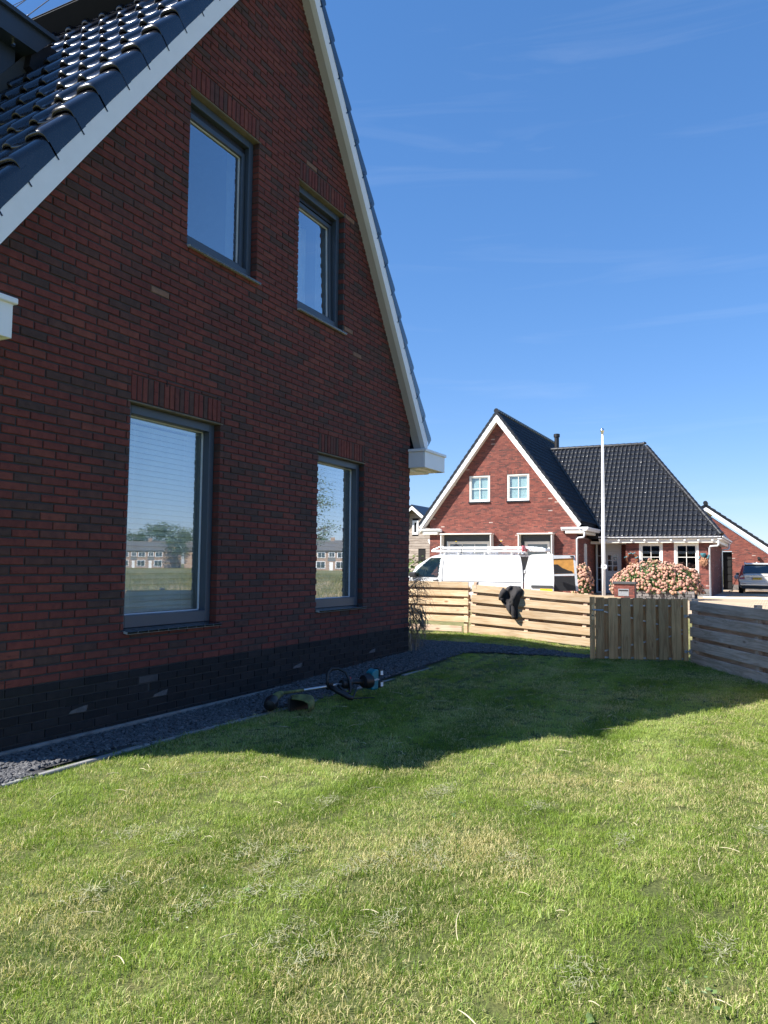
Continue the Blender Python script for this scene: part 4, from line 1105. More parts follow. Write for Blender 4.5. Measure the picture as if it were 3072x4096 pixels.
mb = MB(); mb.box(40.6, 40.75, -4.6, -1.3, GZ-.05, GZ+.06, ch=.01); o = mb.build('kerb', M_cream); kind(o, 'structure')

# ================================================================== neighbour's house
# frames: local x = to the right seen from outside, y = into the house, z = up
def face_frame(O, U):
    U = Vector(U).normalized(); Z_ = Vector((0, 0, 1)); I = Z_.cross(U)
    M = Matrix.Identity(4)
    for i in range(3): M[i][0] = U[i]; M[i][1] = I[i]; M[i][2] = Z_[i]
    M.translation = Vector(O); return M
rn = random.Random(77)
def far_brick(parent, M, nz, z0, iv, m, name='brickwork', dep=.03):
    mb = MB()
    for (u, l_, z, h) in course_bricks(nz, z0, iv, rn):
        d = rn.uniform(-.002, .002); t_ = rn.random()**.8
        if rn.random() < .01: t_ = 1.0
        mb.add([(u, d, z), (u+l_, d, z), (u+l_, d, z+h), (u, d, z+h), (u, dep, z), (u+l_, dep, z), (u+l_, dep, z+h), (u, dep, z+h)], [(0, 1, 2, 3), (0, 4, 5, 1), (1, 5, 6, 2), (2, 6, 7, 3), (3, 7, 4, 0)], M=M, tone=t_*.95 if t_ < 1 else 1.0)
    return kind(mb.build(name, m, parent, normals=False), 'stuff')
nb = thing('gabled_house', 'sunlit red brick house with steep gable and long dark tiled wing across the driveway', 'house', (44, 4, GZ))
XG, XW = 39.4, 42.6
YL, YR, YC = 12.5, 4.44, 8.58
# gable: u = YL - Y
Mg_ = face_frame((XG, YL, GZ), (0, -1, 0)); WG = YL-YR
slope = 1.335; EZ = 3.25-GZ
def gz_line(u):  # underside of verge over u
    c = YL-YC
    return (9.14-GZ)-slope*abs(u-c)
holes = {'l': (YL-10.22, YL-9.04, 4.71-GZ, 6.15-GZ), 'r': (YL-8.10, YL-6.90, 4.71-GZ, 6.15-GZ), 'bl': (YL-11.7, YL-8.84, .6, 2.98-GZ), 'br': (YL-7.39, YL-5.61, .1, 2.96-GZ)}
def iv_g(k, lo, hi):
    c = YL-YC; zt = hi
    half = (9.14-GZ-zt)/slope+.03
    a, b = max(0, c-half), min(WG, c+half)
    if b-a < .1: return []
    return clip_iv((a, b), [(h[0], h[1]) for h in holes.values() if hi > h[2]+.01 and lo < h[3]+(.20 if h[2] > 3 else 0)-.01])
far_brick(nb, Mg_, 149, 0.0, iv_g, M_brickn)
mb = MB()
for k in range(150):
    za = k*CZ
    for iv in iv_g(k, za, za+CZ): mb.box(iv[0], iv[1], .008, .028, za, za+CZ, M=Mg_)
mb.build('mortar_wall', M_mortarn, nb, normals=False)
mb = MB(); mb.prism([(0, .03, -.1), (WG, .03, -.1), (WG, .03, EZ), (YL-YC, .03, 9.14-GZ-.05), (0, .03, EZ)], (0, .02, 0), M=Mg_)
mbh = MB()
mb = MB()
for h in (holes['l'], holes['r']):       # soldier courses
    n_ = 18; pt = (h[1]-h[0])/n_
    for i in range(n_): mb.box(h[0]+i*pt+.004, h[0]+(i+1)*pt-.004, -.002, .03, h[3]+.006, h[3]+.195, M=Mg_, tone=rn.random()*.8)
kind(mb.build('soldier_course', M_brickn, nb), 'stuff')

def far_window(M, u0, u1, z0, z1, nx, nz, mf, name='window', depth=.09, fw=.075, glass=None, sill=True, sash=.05, parent=None, dead=0, inside=None, bot=1.0):
    f = MB(); y0, y1 = depth-.075, depth+.02
    f.box(u0, u0+fw, y0, y1, z0, z1, M=M, ch=.006); f.box(u1-fw, u1, y0, y1, z0, z1, M=M, ch=.006)
    f.box(u0+fw, u1-fw, y0, y1, z1-fw, z1, M=M, ch=.006); f.box(u0+fw, u1-fw, y0, y1, z0, z0+fw*bot, M=M, ch=.006)
    fo = f.build(name, mf, parent)
    a, b, c, d = u0+fw, u1-fw, z0+fw*bot, z1-fw
    s = MB(); q0, q1 = y0+.035, y1+.01
    s.box(a, a+sash, q0, q1, c, d, M=M); s.box(b-sash, b, q0, q1, c, d, M=M); s.box(a+sash, b-sash, q0, q1, d-sash, d, M=M); s.box(a+sash, b-sash, q0, q1, c, c+sash, M=M)
    s.build('sash', mf, fo)
    a, b, c, d = a+sash, b-sash, c+sash, d-sash
    if dead: d -= dead
    bw = .014
    mt = MB()
    for i in range(1, nx): x = a+(b-a)*i/nx; mt.box(x-bw, x+bw, q0+.012, q1-.03, c, d, M=M)
    for i in range(1, nz):
        z = c+(d-c)*i/nz
        for j in range(nx):
            xa = a+(b-a)*j/nx+(bw if j else 0); xb = a+(b-a)*(j+1)/nx-(bw if j < nx-1 else 0)
            mt.box(xa, xb, q0+.013, q1-.031, z-bw, z+bw, M=M)
    if nx > 1 or nz > 1: mt.build('glazing_bar', mf, fo)
    for i in range(nx):
        for j in range(nz):
            g = MB(); xa, xb = a+(b-a)*i/nx, a+(b-a)*(i+1)/nx; za, zb = c+(d-c)*j/nz, c+(d-c)*(j+1)/nz
            yy = q0+.04; g.box(xa+.004, xb-.004, yy, yy+.006, za+.004, zb-.004, M=M); g.build('pane', glass or M_glassn, fo)
    rm = MB(); e = .02; ya, yz = y1+.015, y1+1.6
    v = [(u0-e, ya, z0-e), (u1+e, ya, z0-e), (u1+e, ya, z1+e), (u0-e, ya, z1+e), (u0-.4, yz, z0-.4), (u1+.4, yz, z0-.4), (u1+.4, yz, z1+.2), (u0-.4, yz, z1+.2)]
    rm.add(v, [(0, 4, 5, 1), (1, 5, 6, 2), (2, 6, 7, 3), (3, 7, 4, 0), (4, 7, 6, 5)], M=M); rm.build('room_lining', inside or M_room, fo, normals=False)
    if sill:
        n_ = max(4, round((u1-u0)/.105)); pw = (u1-u0+.06)/n_
        mb = MB()
        for i in range(n_): mb.box(u0-.03+i*pw+.004, u0-.03+(i+1)*pw-.004, -.07, y0+.03, z0-.075, z0-.002, M=M, ch=.006)
        kind(mb.build('sill_tiles', M_silltile, fo), 'stuff')
    return fo
for k_, lab in (('l', 'pale roller blind in the left gable window of the house opposite'), ('r', 'pale roller blind in the right gable window of the house opposite')):
    h = holes[k_]; far_window(Mg_, h[0]+.005, h[1]-.005, h[2]+.03, h[3]-.005, 2, 2, M_cream, parent=nb, depth=.10)
    mb = MB(); mb.box(h[0]+.08, h[1]-.08, .15, .155, h[2]+.1, h[3]-.08, M=Mg_); o = mb.build('roller_blind', simple('pale_screen', (.60, .64, .64), .8)); tag(o, lab, 'blind')
# ground floor openings with projecting pale surrounds
for (a, b, c, d) in (holes['bl'], holes['br']):
    f = MB(); w = .055; pr_ = -.42
    f.box(a, a+w, pr_, .03, c, d, M=Mg_, ch=.006); f.box(b-w, b, pr_, .03, c, d, M=Mg_, ch=.006); f.box(a-.04, b+.04, pr_-.04, .03, d, d+.06, M=Mg_, ch=.008)
    fo = f.build('window_surround', M_cream, nb)
    q = MB(); q.box(a+w, b-w, -.02, .02, d-.34, d-.002, M=Mg_); q.box(a+w, a+w+.16, -.02, .02, c, d-.34, M=Mg_); q.box(b-w-.16, b-w, -.02, .02, c, d-.34, M=Mg_); q.build('dark_panel', simple('dark_screen', (.03, .035, .038), .4), fo)
    nx_ = 3 if b-a > 2.2 else 1
    far_window(Mg_, a+w+.17, b-w-.17, c+.02, d-.35, nx_, 1, M_cream, name='window', depth=.10, fw=.09, sill=False, parent=nb)

# wing facade: u = Y0 - Y
YW0, YW1 = YR, -1.55
Mw = face_frame((XW, YW0, GZ), (0, -1, 0)); WW = YW0-YW1
WZ = 2.70-GZ
whole = {'rec': (-.1, YW0-2.62, -1, WZ+1), 'w1': (YW0-1.94, YW0-.76, .64, 2.62-GZ), 'w2': (YW0-.21, YW0+.98, .64, 2.62-GZ)}
def iv_w(k, lo, hi): return clip_iv((0, WW), [(h[0], h[1]) for h in whole.values() if hi > h[2]+.01 and lo < h[3]-.01])
far_brick(nb, Mw, 44-6, 6*CZ, lambda k, lo, hi: iv_w(k, lo, hi), M_brickn)
far_brick(nb, Mw, 6, 0, iv_w, M_plinthn, 'plinth_brickwork')
mb = MB()
for k in range(45):
    for iv in iv_w(k, k*CZ, k*CZ+CZ): mb.box(iv[0], iv[1], .008, .10, k*CZ, k*CZ+CZ, M=Mw)
mb.build('mortar_wall', M_mortarn, nb, normals=False)
M_w2 = simple('grey_white_paint', (.66, .66, .64), .45, var=.03)
for w_ in ('w1', 'w2'):
    h = whole[w_]; far_window(Mw, h[0], h[1], h[2], h[3], 2, 3, M_cream, parent=nb, depth=.07, fw=.12, sill=False, inside=M_dark)
# recessed porch: back wall at +1.0 with side light and door; short return wall on the right
Mp = face_frame((XW+1.0, YW0, GZ), (0, -1, 0))
rw_ = YW0-2.62
far_brick(nb, Mp, 44, 0, lambda k, lo, hi: [(1.42, rw_+.3)], M_brickn)
Mrr = face_frame((XW, 2.62, GZ), (1, 0, 0))      # hidden side of the pier, faces +y
mb = MB(); mb.box(XW+.03, XW+1.0, 2.56, 2.62, GZ, WZ+GZ); mb.build('porch_side', M_brickn, nb)
far_window(Mp, .06, .42, .02, WZ-.03, 1, 4, M_w2, name='side_light', depth=.06, fw=.06, sash=.03, sill=False, parent=nb, inside=M_dark)
# door
dr = MB(); du0, du1 = .48, 1.42
dr.box(du0, du0+.09, -.02, .08, 0, WZ-.02, M=Mp, ch=.008); dr.box(du1-.09, du1, -.02, .08, 0, WZ-.02, M=Mp, ch=.008); dr.box(du0+.09, du1-.09, -.02, .08, 2.28, WZ-.02, M=Mp, ch=.008)
dr.build('door_frame', M_w2, nb)
dd = MB(); a, b = du0+.092, du1-.092
px0, px1, pz0, pz1 = a+.13, b-.13, 1.20, 2.10
dd.box(a, px0, .02, .06, .02, 2.275, M=Mp); dd.box(px1, b, .02, .06, .02, 2.275, M=Mp); dd.box(px0, px1, .02, .06, pz1, 2.275, M=Mp)
for k in range(4): dd.box(px0, px1, .024+.0, .06, .02+k*.295, .02+(k+1)*.295-.012, M=Mp, ch=.006)
dd.box((px0+px1)/2-.03, (px0+px1)/2+.03, .02, .06, pz0, pz1, M=Mp)
for k in range(4): 
    z = pz0+k*(pz1-pz0)/3
    for xa, xb in ((px0, (px0+px1)/2-.03), ((px0+px1)/2+.03, px1)): dd.box(xa, xb, .021, .06, z-.025, z+.025, M=Mp)
do = dd.build('door', M_w2, nb)
for i in range(2):
    for k in range(3):
        g = MB(); xa = px0 if i == 0 else (px0+px1)/2+.03; xb = (px0+px1)/2-.03 if i == 0 else px1
        z0 = pz0+k*(pz1-pz0)/3+.025; g.box(xa, xb, .045, .05, z0, z0+(pz1-pz0)/3-.05, M=Mp); g.build('pane', M_carglassd, do)
# side wall of the gable part, facing the porch (-y): from XG to XW+1
Ms = face_frame((XG, YR, GZ), (1, 0, 0)); LS = XW+1-XG
nh = (1.55, 2.05, 1.0, 2.62)
far_brick(nb, Ms, 46, 0, lambda k, lo, hi: clip_iv((0.03, LS), [nh[:2]] if hi > nh[2] and lo < nh[3] else []), M_brickn)
mb = MB()
for k in range(47):
    for iv in clip_iv((0, LS), [nh[:2]] if (k+1)*CZ > nh[2] and k*CZ < nh[3] else []): mb.box(iv[0], iv[1], .008, .1, k*CZ, k*CZ+CZ, M=Ms)
mb.build('mortar_wall', M_mortarn, nb, normals=False)
far_window(Ms, nh[0], nh[1], nh[2], nh[3], 1, 2, M_cream, depth=.03, fw=.08, sill=True, parent=nb)
# right end wall of the wing (faces -y)
Me = face_frame((XW, YW1, GZ), (1, 0, 0))
far_brick(nb, Me, 44, 0, lambda k, lo, hi: [(.03, 8.5)], M_brickn)
mb = MB(); mb.box(0, 8.6, .008, .1, 0, WZ, M=Me); mb.build('end_wall', M_mortarn, nb)
# closed shells behind so no sky shows through
mb = MB(); mb.box(XG+2.6, 52, YR+.12, YL-.05, GZ, 3.1); mb.box(XW+2.8, 51, YW1+.12, YR+.1, GZ, 2.7); mb.build('inner_walls', M_brickn, nb)

# --- roofs
zr = 9.62; ridgeX1 = 52.0
T_far = tile_mesh('roof_tile', .237, .40, M_tilen, prof_n=6, rise=.05, drop=.03)
rfo = MB()
vth = .17
# gable decks
cY = YC
def gdeck(s):
    e = 4.42
    return [(XG-.32, cY, zr-.16), (ridgeX1, cY, zr-.16), (ridgeX1, cY+s*e, zr-.16-slope*e), (XG-.32, cY+s*e, zr-.16-slope*e)]
for s_ in (1, -1):
    p = gdeck(s_); rfo.prism(p, (0, 0, -.14))
# wing deck: hip roof facing -x
wx0, wz0 = XW-.42, 2.93; rx, rz = 46.6, 8.40; hy0 = YW1-.55; hy1 = 2.19
rfo.prism([(wx0, hy0, wz0), (wx0, 8.6, wz0), (rx, 8.6, rz), (rx, hy1, rz)], (.0, 0, -.12))
rfo.prism([(wx0, hy0, wz0), (rx, hy1, rz), (2*rx-wx0, hy0, wz0)], (0, 0, -.12))
rfo.prism([(rx, hy1, rz), (rx, 8.6, rz), (2*rx-wx0, 8.6, wz0), (2*rx-wx0, hy0, wz0)], (0, 0, -.12))
rfo = rfo.build('roof', M_tilen, nb)
def field(origin, up, across, nrows, ncols, gap_, keep, limit, name_rest='tile_field'):
    up = Vector(up).normalized(); ac = Vector(across).normalized(); nn = up.cross(ac)
    if nn.z < 0: nn = -nn
    rest = MB(); vs = [tuple(v.co) for v in T_far.vertices]; fs = [tuple(p.vertices) for p in T_far.polygons]; c_ = 0
    for i in range(nrows):
        for j in range(ncols):
            org = Vector(origin)+up*(i*gap_)+ac*(j*tw)+nn*.05
            if not keep(org, org+ac*tw): continue
            M = slope_frame(org, up, ac) @ tilt_i
            if c_ < limit: place('roof_tile', T_far, M, rfo); c_ += 1
            else: rest.add(vs, fs, M=M)
    if rest.v:
        o = rest.build(name_rest, M_tilen, rfo, smooth=True, normals=False); kind(o, 'stuff')
upW = Vector((rx-wx0, 0, rz-wz0)).normalized(); lenW = math.hypot(rx-wx0, rz-wz0)
def keepW(a, b):
    t = (a.z-wz0)/(rz-wz0); yl = hy0+(hy1-hy0)*t
    ysurf = cY-(zr-.16-a.z)/slope     # stay out of the gable roof
    return min(a.y, b.y) > yl+.02 and max(a.y, b.y) < ysurf+.15 and a.z < rz-.12
field((wx0-.03, 8.4-.0, wz0+.02), upW, (0, -1, 0), 20, 48, .345, keepW, 296)
upG = Vector((0, 1, slope)).normalized()
field((XG-.3, cY-4.42, zr-.16-slope*4.42), upG, (1, 0, 0), 22, 50, .345, lambda a, b: a.z < zr-.3 and b.x < ridgeX1 and (a.x < wx0+(a.z-wz0)/(rz-wz0)*(rx-wx0)+.5 or a.z > rz), 0, 'gable_tile_field')
upG2 = Vector((0, -1, slope)).normalized()
field((XG-.3, cY+4.42, zr-.16-slope*4.42), upG2, (1, 0, 0), 22, 8, .345, lambda a, b: a.z < zr-.3, 0, 'gable_tile_field')
# ridges and hip tiles
def ridge(A, B, r_=.12, step=.36, m=M_tilen):
    A, B = Vector(A), Vector(B); n_ = int((B-A).length/step); d = (B-A).normalized()
    mb = MB()
    mb.tube([A, A+d*(step+.04)], [r_*1.06, r_*.94], 10)
    me = None
    for i in range(n_):
        if me is None:
            q = MB(); q.tube([(0, 0, 0), (.05, 0, 0), (step+.03, 0, 0)], [r_*1.12, r_*1.08, r_*.92], 10); me = q.mesh('ridge_tile', m, smooth=True, angle=40)
        place('ridge_tile', me, Matrix.Translation(A+d*step*i) @ d.to_track_quat('X', 'Z').to_matrix().to_4x4(), rfo)
ridge((XG-.34, cY, zr-.10), (ridgeX1, cY, zr-.10))
ridge((rx, hy1, rz+.02), (rx, 7.6, rz+.02))
ridge((wx0+.02, hy0+.02, wz0+.06), (rx, hy1, rz+.05), .125)
mb = MB(); mb.lathe([(.10, 0), (.14, .03), (.12, .10), (.05, .15)], 12, M=Matrix.Translation((rx, hy1, rz+.02))); mb.build('ridge_end', M_tile, rfo, smooth=True)
# verge tiles edge of gable + white barge boards
mb = MB()
for s_ in (1, -1):
    e = 4.42; n_ = 22
    for i in range(n_):
        t0, t1 = i/n_, (i+1)/n_; y0, y1 = cY+s_*e*t0, cY+s_*e*t1; z0, z1 = zr-.10-slope*e*t0, zr-.10-slope*e*t1
        mb.prism([(XG-.36, y0, z0), (XG-.36, y1, z1+.045), (XG-.36, y1, z1-.15), (XG-.36, y0, z0-.19)], (.3, 0, 0))
kind(mb.build('verge_tiles', M_tilen, nb), 'stuff')
for s_ in (1, -1):
    e = 4.42; zt = zr-.27
    mb = MB(); mb.prism([(XG-.335, cY, zt), (XG-.335, cY+s_*e, zt-slope*e), (XG-.335, cY+s_*(e-.12), zt-slope*e-.14), (XG-.335, cY, zt-.42)], (.03, 0, 0)); mb.build('barge_board', M_white, nb)
    mb = MB(); mb.prism([(XG-.305, cY, zt-.36), (XG-.305, cY+s_*e, zt-.36-slope*e), (XG-.305, cY+s_*e, zt-.39-slope*e), (XG-.305, cY, zt-.39)], (.32, 0, 0)); mb.build('soffit', M_cream, nb)
# chimney pipe
mb = MB(); mb.lathe([(.14, -1.2), (.14, .42), (.19, .44), (.19, .62), (.15, .64)], 14, M=Matrix.Translation((47.3, 7.45, 8.85))); mb.build('chimney', M_black, nb, smooth=True, angle=40)
# gutters: moulded boxes on cornice brackets
def gutter(pts, name='gutter'):
    """profile swept along straight pieces given as (A,B, outward)"""
    for (A, B, o_) in pts:
        A, B, o_ = Vector(A), Vector(B), Vector(o_); L_ = (B-A)
        pr_ = [(0, 0), (.17, 0), (.20, .05), (.20, .09), (.245, .10), (.255, .17), (.235, .18), (.225, .165), (0, .165)]
        mb = MB(); mb.prism([A+o_*a+Vector((0, 0, b)) for a, b in pr_], L_); mb.build(name, M_white, nb)
gutter([((XW-.18, YW1-.5, 2.77), (XW-.18, 3.95, 2.77), (-1, 0, 0)), ((XW-.42, YW1-.34, 2.77), (51, YW1-.34, 2.77), (0, -1, 0)),
        ((XG-.05, YR+.75, 3.13), (XG-.05, YR-.62, 3.13), (-1, 0, 0)), ((XG-.30, YR-.36, 3.13), (XW-.2, YR-.36, 3.13), (0, -1, 0)),
        ((XG-.05, YL+.62, 3.13), (XG-.05, YL-.75, 3.13), (-1, 0, 0))])
mb = MB()
mb.box(XW-.30, XW+.02, YW1-.35, 3.95, 2.60, 2.775, ch=.01); mb.box(XW-.02, 51, YW1-.34, YW1, 2.60, 2.775, ch=.01)
mb.box(XW-.02, XW+1.0, 2.6, YR, 2.56, 2.70)
mb.build('eaves_board', M_cream, nb)
mb = MB()
for i in range(9): y = YW1-.1+i*.65; mb.box(XW-.40, XW-.30, y-.045, y+.045, 2.68, 2.77, ch=.012)
kind(mb.build('cornice_brackets', M_white, nb), 'stuff')
mb = MB(); mb.box(XG-.02, XG+2.9, YR-.34, YR-.0, 2.98, 3.13, ch=.02); mb.box(XG-.22, XG, YR-.34, YR+.55, 2.99, 3.13, ch=.02); mb.build('cornice', M_cream, nb)
mb = MB(); mb.box(XG-.22, XG+.1, YL-.55, YL+.36, 2.99, 3.13, ch=.02); mb.build('cornice', M_cream, nb)
# lead valley along the gable roof / wing
mb = MB(); mb.tube([(wx0, cY-(zr-.16-wz0)/slope-.05, wz0+.12), (rx, cY-(zr-.16-rz)/slope-.05, rz+.12)], .05, 6); mb.build('valley_flashing', M_lead, nb)
def pipe(pts, name='downpipe'):
    mb = MB(); mb.tube(pts, .045, 12); return mb.build(name, M_zinc, nb, smooth=True)
pipe([(XG-.2, YR-.40, 3.13), (XG-.2, YR-.40, 2.86), (XG-.17, YR-.37, 2.80), (XG-.14, YR-.10, 2.78), (XG-.10, YR-.02, 2.72), (XG-.07, YR-.02, GZ)])
pipe([(XW-.32, YW1-.38, 2.77), (XW-.32, YW1-.38, 2.50), (XW-.30, YW1-.33, 2.44), (XW-.15, YW1+.02, 2.43), (XW-.08, YW1+.06, 2.36), (XW-.06, YW1+.06, GZ)])
pipe([(50.2, YW1-.45, 2.77), (50.2, YW1-.45, 2.5), (50.1, YW1-.40, 2.44), (50.0, YW1-.12, 2.42), (50.0, YW1-.06, 2.34), (50.0, YW1-.06, GZ)])

# wreath and dried flower basket
M_wr = simple('rust_wreath', (.30, .12, .055), .9, var=.4, vscale=60, bump=.6)
M_bow = simple('teal_bow', (.05, .19, .23), .8, var=.4, vscale=30)
M_dryf = simple('dried_flowers', (.40, .21, .12), .9, var=.4, vscale=30)
wt = thing('door_wreath', 'round rust coloured wreath with blue bows on the brick pier', 'wreath', (XW-.06, 2.32, 1.75))
mb = MB()
for i in range(160):
    a = rn.uniform(0, 6.28); r_ = .26+rn.gauss(0, .022); b = rn.uniform(0, 6.28); 
    p = Vector((XW-.07+rn.gauss(0, .02), 2.30+r_*math.cos(a), 1.76+r_*1.15*math.sin(a))); q = p+Vector((rn.uniform(-.03, .0), -math.sin(a)*.10+rn.gauss(0, .02), math.cos(a)*.10+rn.gauss(0, .02)))
    mb.tube([p, q], [.012, .005], 4)
mb.build('ring', M_wr, wt)
mb = MB()
for i in range(60): 
    p = Vector((XW-.13+rn.gauss(0, .02), 2.32+rn.gauss(0, .09), 1.48+rn.gauss(0, .05))); mb.tube([p, p+Vector((-.02, rn.gauss(0, .04), rn.gauss(-.03, .05)))], [.018, .006], 4)
mb.build('dried_flowers', M_dryf, wt)
for (y, z) in ((2.38, 2.05), (2.18, 2.06), (2.04, 1.84), (2.60, 1.86)):
    mb = MB(); mb.tube([(XW-.12, y-.07, z+.03), (XW-.14, y, z), (XW-.12, y+.07, z-.03)], [.04, .015, .04], 6); mb.build('bow', M_bow, wt)
bk_ = thing('flower_basket', 'hanging wall basket of dried flowers with blue bows beside the right window', 'basket', (XW-.06, -1.22, 1.7))
mb = MB()
for i in range(150):
    p = Vector((XW-.12+rn.gauss(0, .03), -1.2+rn.gauss(0, .09), 1.72+rn.gauss(0, .07))); mb.tube([p, p+Vector((-.03, rn.gauss(0, .06), rn.gauss(-.09, .08)))], [.02, .006], 4)
mb.build('dried_flowers', M_dryf, bk_)
mb = MB(); mb.lathe([(.02, -.12), (.12, .02), (.14, .10), (.12, .12)], 12, M=Matrix.Translation((XW-.12, -1.19, 1.95))); mb.build('cup', M_bow, bk_)
for (y, z) in ((-1.0, 1.82), (-1.42, 1.90)):
    mb = MB(); mb.tube([(XW-.12, y-.03, z+.08), (XW-.15, y, z), (XW-.12, y+.03, z-.08)], [.04, .018, .045], 6); mb.build('bow', M_bow, bk_)

# ================================================================== garage with dark door
gx = 56.0; GYc, gsl = -.35, .74
gar = thing('brick_garage', 'low brick garage with white barge boards and open dark doorway behind the silver car', 'garage', (gx, -1, GZ))
GL, GR = 4.2, -5.0
Mq = face_frame((gx, GL, GZ), (0, -1, 0)); WQ = GL-GR; gap_z = 5.0-GZ
dh = (GL+1.30, GL+1.88, 0, 2.52)
def iv_q(k, lo, hi):
    c = GL-GYc; half = (gap_z-hi)/gsl
    a, b = max(0, c-half), min(WQ, c+half)
    if b-a < .1: return []
    return clip_iv((a, b), [dh[:2]] if lo < dh[3] else [])
far_brick(gar, Mq, 76, 6*CZ, iv_q, M_brickn); far_brick(gar, Mq, 6, 0, iv_q, M_plinthn, 'plinth_brickwork')
mb = MB()
for k in range(84):
    for iv in iv_q(k, k*CZ, k*CZ+CZ): mb.box(iv[0], iv[1], .008, .1, k*CZ, k*CZ+CZ, M=Mq)
mb.build('mortar_wall', M_mortarn, gar, normals=False)
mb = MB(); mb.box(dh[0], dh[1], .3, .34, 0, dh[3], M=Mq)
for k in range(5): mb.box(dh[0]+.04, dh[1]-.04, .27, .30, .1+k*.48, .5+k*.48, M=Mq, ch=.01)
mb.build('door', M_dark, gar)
mb = MB(); mb.box(dh[0]-.0, dh[1]+.0, -.02, .3, -.02, .03, M=Mq); mb.build('threshold', M_concrete, gar)
for s_ in (1, -1):
    e = 4.9; zt = 5.42
    mb = MB(); mb.prism([(gx-.35, GYc, zt), (gx-.35, GYc+s_*e, zt-gsl*e), (gx-.35, GYc+s_*e, zt-gsl*e-.26), (gx-.35, GYc, zt-.30)], (.04, 0, 0)); mb.build('barge_board', M_white, gar)
    mb = MB(); mb.prism([(gx-.31, GYc, zt-.27), (gx-.31, GYc+s_*e, zt-gsl*e-.27), (gx-.31, GYc+s_*e, zt-gsl*e-.24), (gx-.31, GYc, zt-.24)], (.34, 0, 0)); mb.build('soffit', M_soffit, gar)
    mb = MB(); mb.prism([(gx-.38, GYc, zt+.16), (gx-.38, GYc+s_*e*1.02, zt-gsl*e*1.02+.16), (gx-.38, GYc+s_*e*1.02, zt-gsl*e*1.02-.02), (gx-.38, GYc, zt-.02)], (8, 0, 0)); mb.build('roof', M_tilen, gar)
    n_ = 16
    mb = MB()
    for i in range(n_):
        t0, t1 = i/n_, (i+1)/n_; y0, y1 = GYc+s_*e*t0*1.02, GYc+s_*e*t1*1.02; z0, z1 = zt+.16-gsl*e*t0*1.02, zt+.16-gsl*e*t1*1.02
        mb.prism([(gx-.40, y0, z0+.01), (gx-.40, y1, z1+.06), (gx-.40, y1, z1-.10), (gx-.40, y0, z0-.15)], (.2, 0, 0))
    kind(mb.build('verge_tiles', M_tilen, gar), 'stuff')
mb = MB(); mb.tube([(gx-.44, GYc, zt+.22), (gx+.3, GYc, zt+.22)], [.15, .13], 12); mb.build('ridge_tile', M_tilen, gar, smooth=True, angle=40)
mb = MB(); mb.box(gx-.35, gx+3, GR-.45, GR+.05, 1.62, 1.9); mb.build('gutter', M_white, gar)
lm_ = thing('wall_lamp', 'small dark angled wall lamp on the garage brickwork above the car', 'lamp', (gx, -3.45, 2.0))
mb = MB(); mb.box(gx-.22, gx-.0, -3.55, -3.38, 1.93, 2.08, ch=.02); mb.build('shade', M_black, lm_); mb = MB(); mb.box(gx-.03, gx+.01, -3.53, -3.40, 1.86, 1.95); mb.build('bracket', M_black, lm_)
ch_ = thing('charging_cable', 'thin dark charging cable hanging from the car flank to the ground', 'cable', (52, -2.2, 0))
mb = MB(); mb.tube([(51.2, -2.42, .80), (51.2, -2.28, .62), (51.25, -2.10, .2), (51.3, -2.06, GZ+.02), (51.6, -1.9, GZ+.02), (53, -1.8, GZ+.02), (55.6, -1.9, GZ+.02)], .018, 6); mb.build('cable', M_black, ch_)
mb = MB(); mb.lathe([(.02, -.03), (.13, -.02), (.145, .02), (.11, .04)], 16, M=Matrix.Translation((51.1, -2.34, .82)) @ Matrix.Rotation(R(-70), 4, 'Y')); mb.build('plug_cover', M_cream, ch_, smooth=True, angle=40)

# ================================================================== wooden shed
sx_ = 47.5
sh = thing('wooden_shed', 'weathered plank outbuilding with white barge boards left of the gabled house', 'shed', (sx_, 17, GZ))
Mh_ = face_frame((sx_, 20.0, GZ), (0, -1, 0)); WS = 5.2; cS = 20.0-17.14
szr = 5.1-GZ; ssl = .84
wS = (20-17.28, 20-16.83, 3.48, 4.42); dS = (20-16.83, 20-16.30, -.1, 2.42)
k = 0; z = 0.0
while z < szr-.15:
    hgt = .165
    half = (szr-z-hgt*.5)/ssl; a, b = max(0, cS-half), min(WS, cS+half)
    for (p, q) in clip_iv((a, b), [h[:2] for h in (wS, dS) if z+hgt > h[2]+.05 and z < h[3]-.02]):
        mb = MB(); mb.box(0, q-p, rn.uniform(-.004, .004), .025, .004, hgt+rn.uniform(-.004, .0), ch=.006); mb.build('plank', M_woodshed, sh, M=Mh_ @ Matrix.Translation((p, 0, z)))
    z += hgt+.004
mb = MB(); mb.prism([(0, .03, 0), (WS, .03, 0), (WS, .03, 2.6), (cS, .03, szr-.05), (0, .03, 2.6)], (0, .02, 0), M=Mh_); mb.build('backing', M_dark, sh)
mb = MB(); mb.box(dS[0], dS[1], -.002, .028, 0, 2.4, M=Mh_); mb.build('doorway', M_dark, sh)
mb = MB(); mb.box(sx_+.05, sx_+6, 14.8, 14.83, GZ, 2.6); mb.build('side_wall', M_woodshed, sh)
for s_ in (1, -1):
    e = 2.95; zt = szr+.22
    mb = MB(); mb.prism([(cS, -.45, zt), (cS+s_*e, -.45, zt-ssl*e), (cS+s_*e, -.45, zt-ssl*e-.24), (cS, -.45, zt-.28)], (0, .04, 0), M=Mh_); mb.build('barge_board', M_white, sh)
    mb = MB(); mb.prism([(cS, -.48, zt+.05), (cS+s_*e*1.03, -.48, zt-ssl*e*1.03+.05), (cS+s_*e*1.03, -.48, zt-ssl*e*1.03-.02), (cS, -.48, zt-.02)], (0, 6, 0), M=Mh_); mb.build('roof', M_tilen, sh)
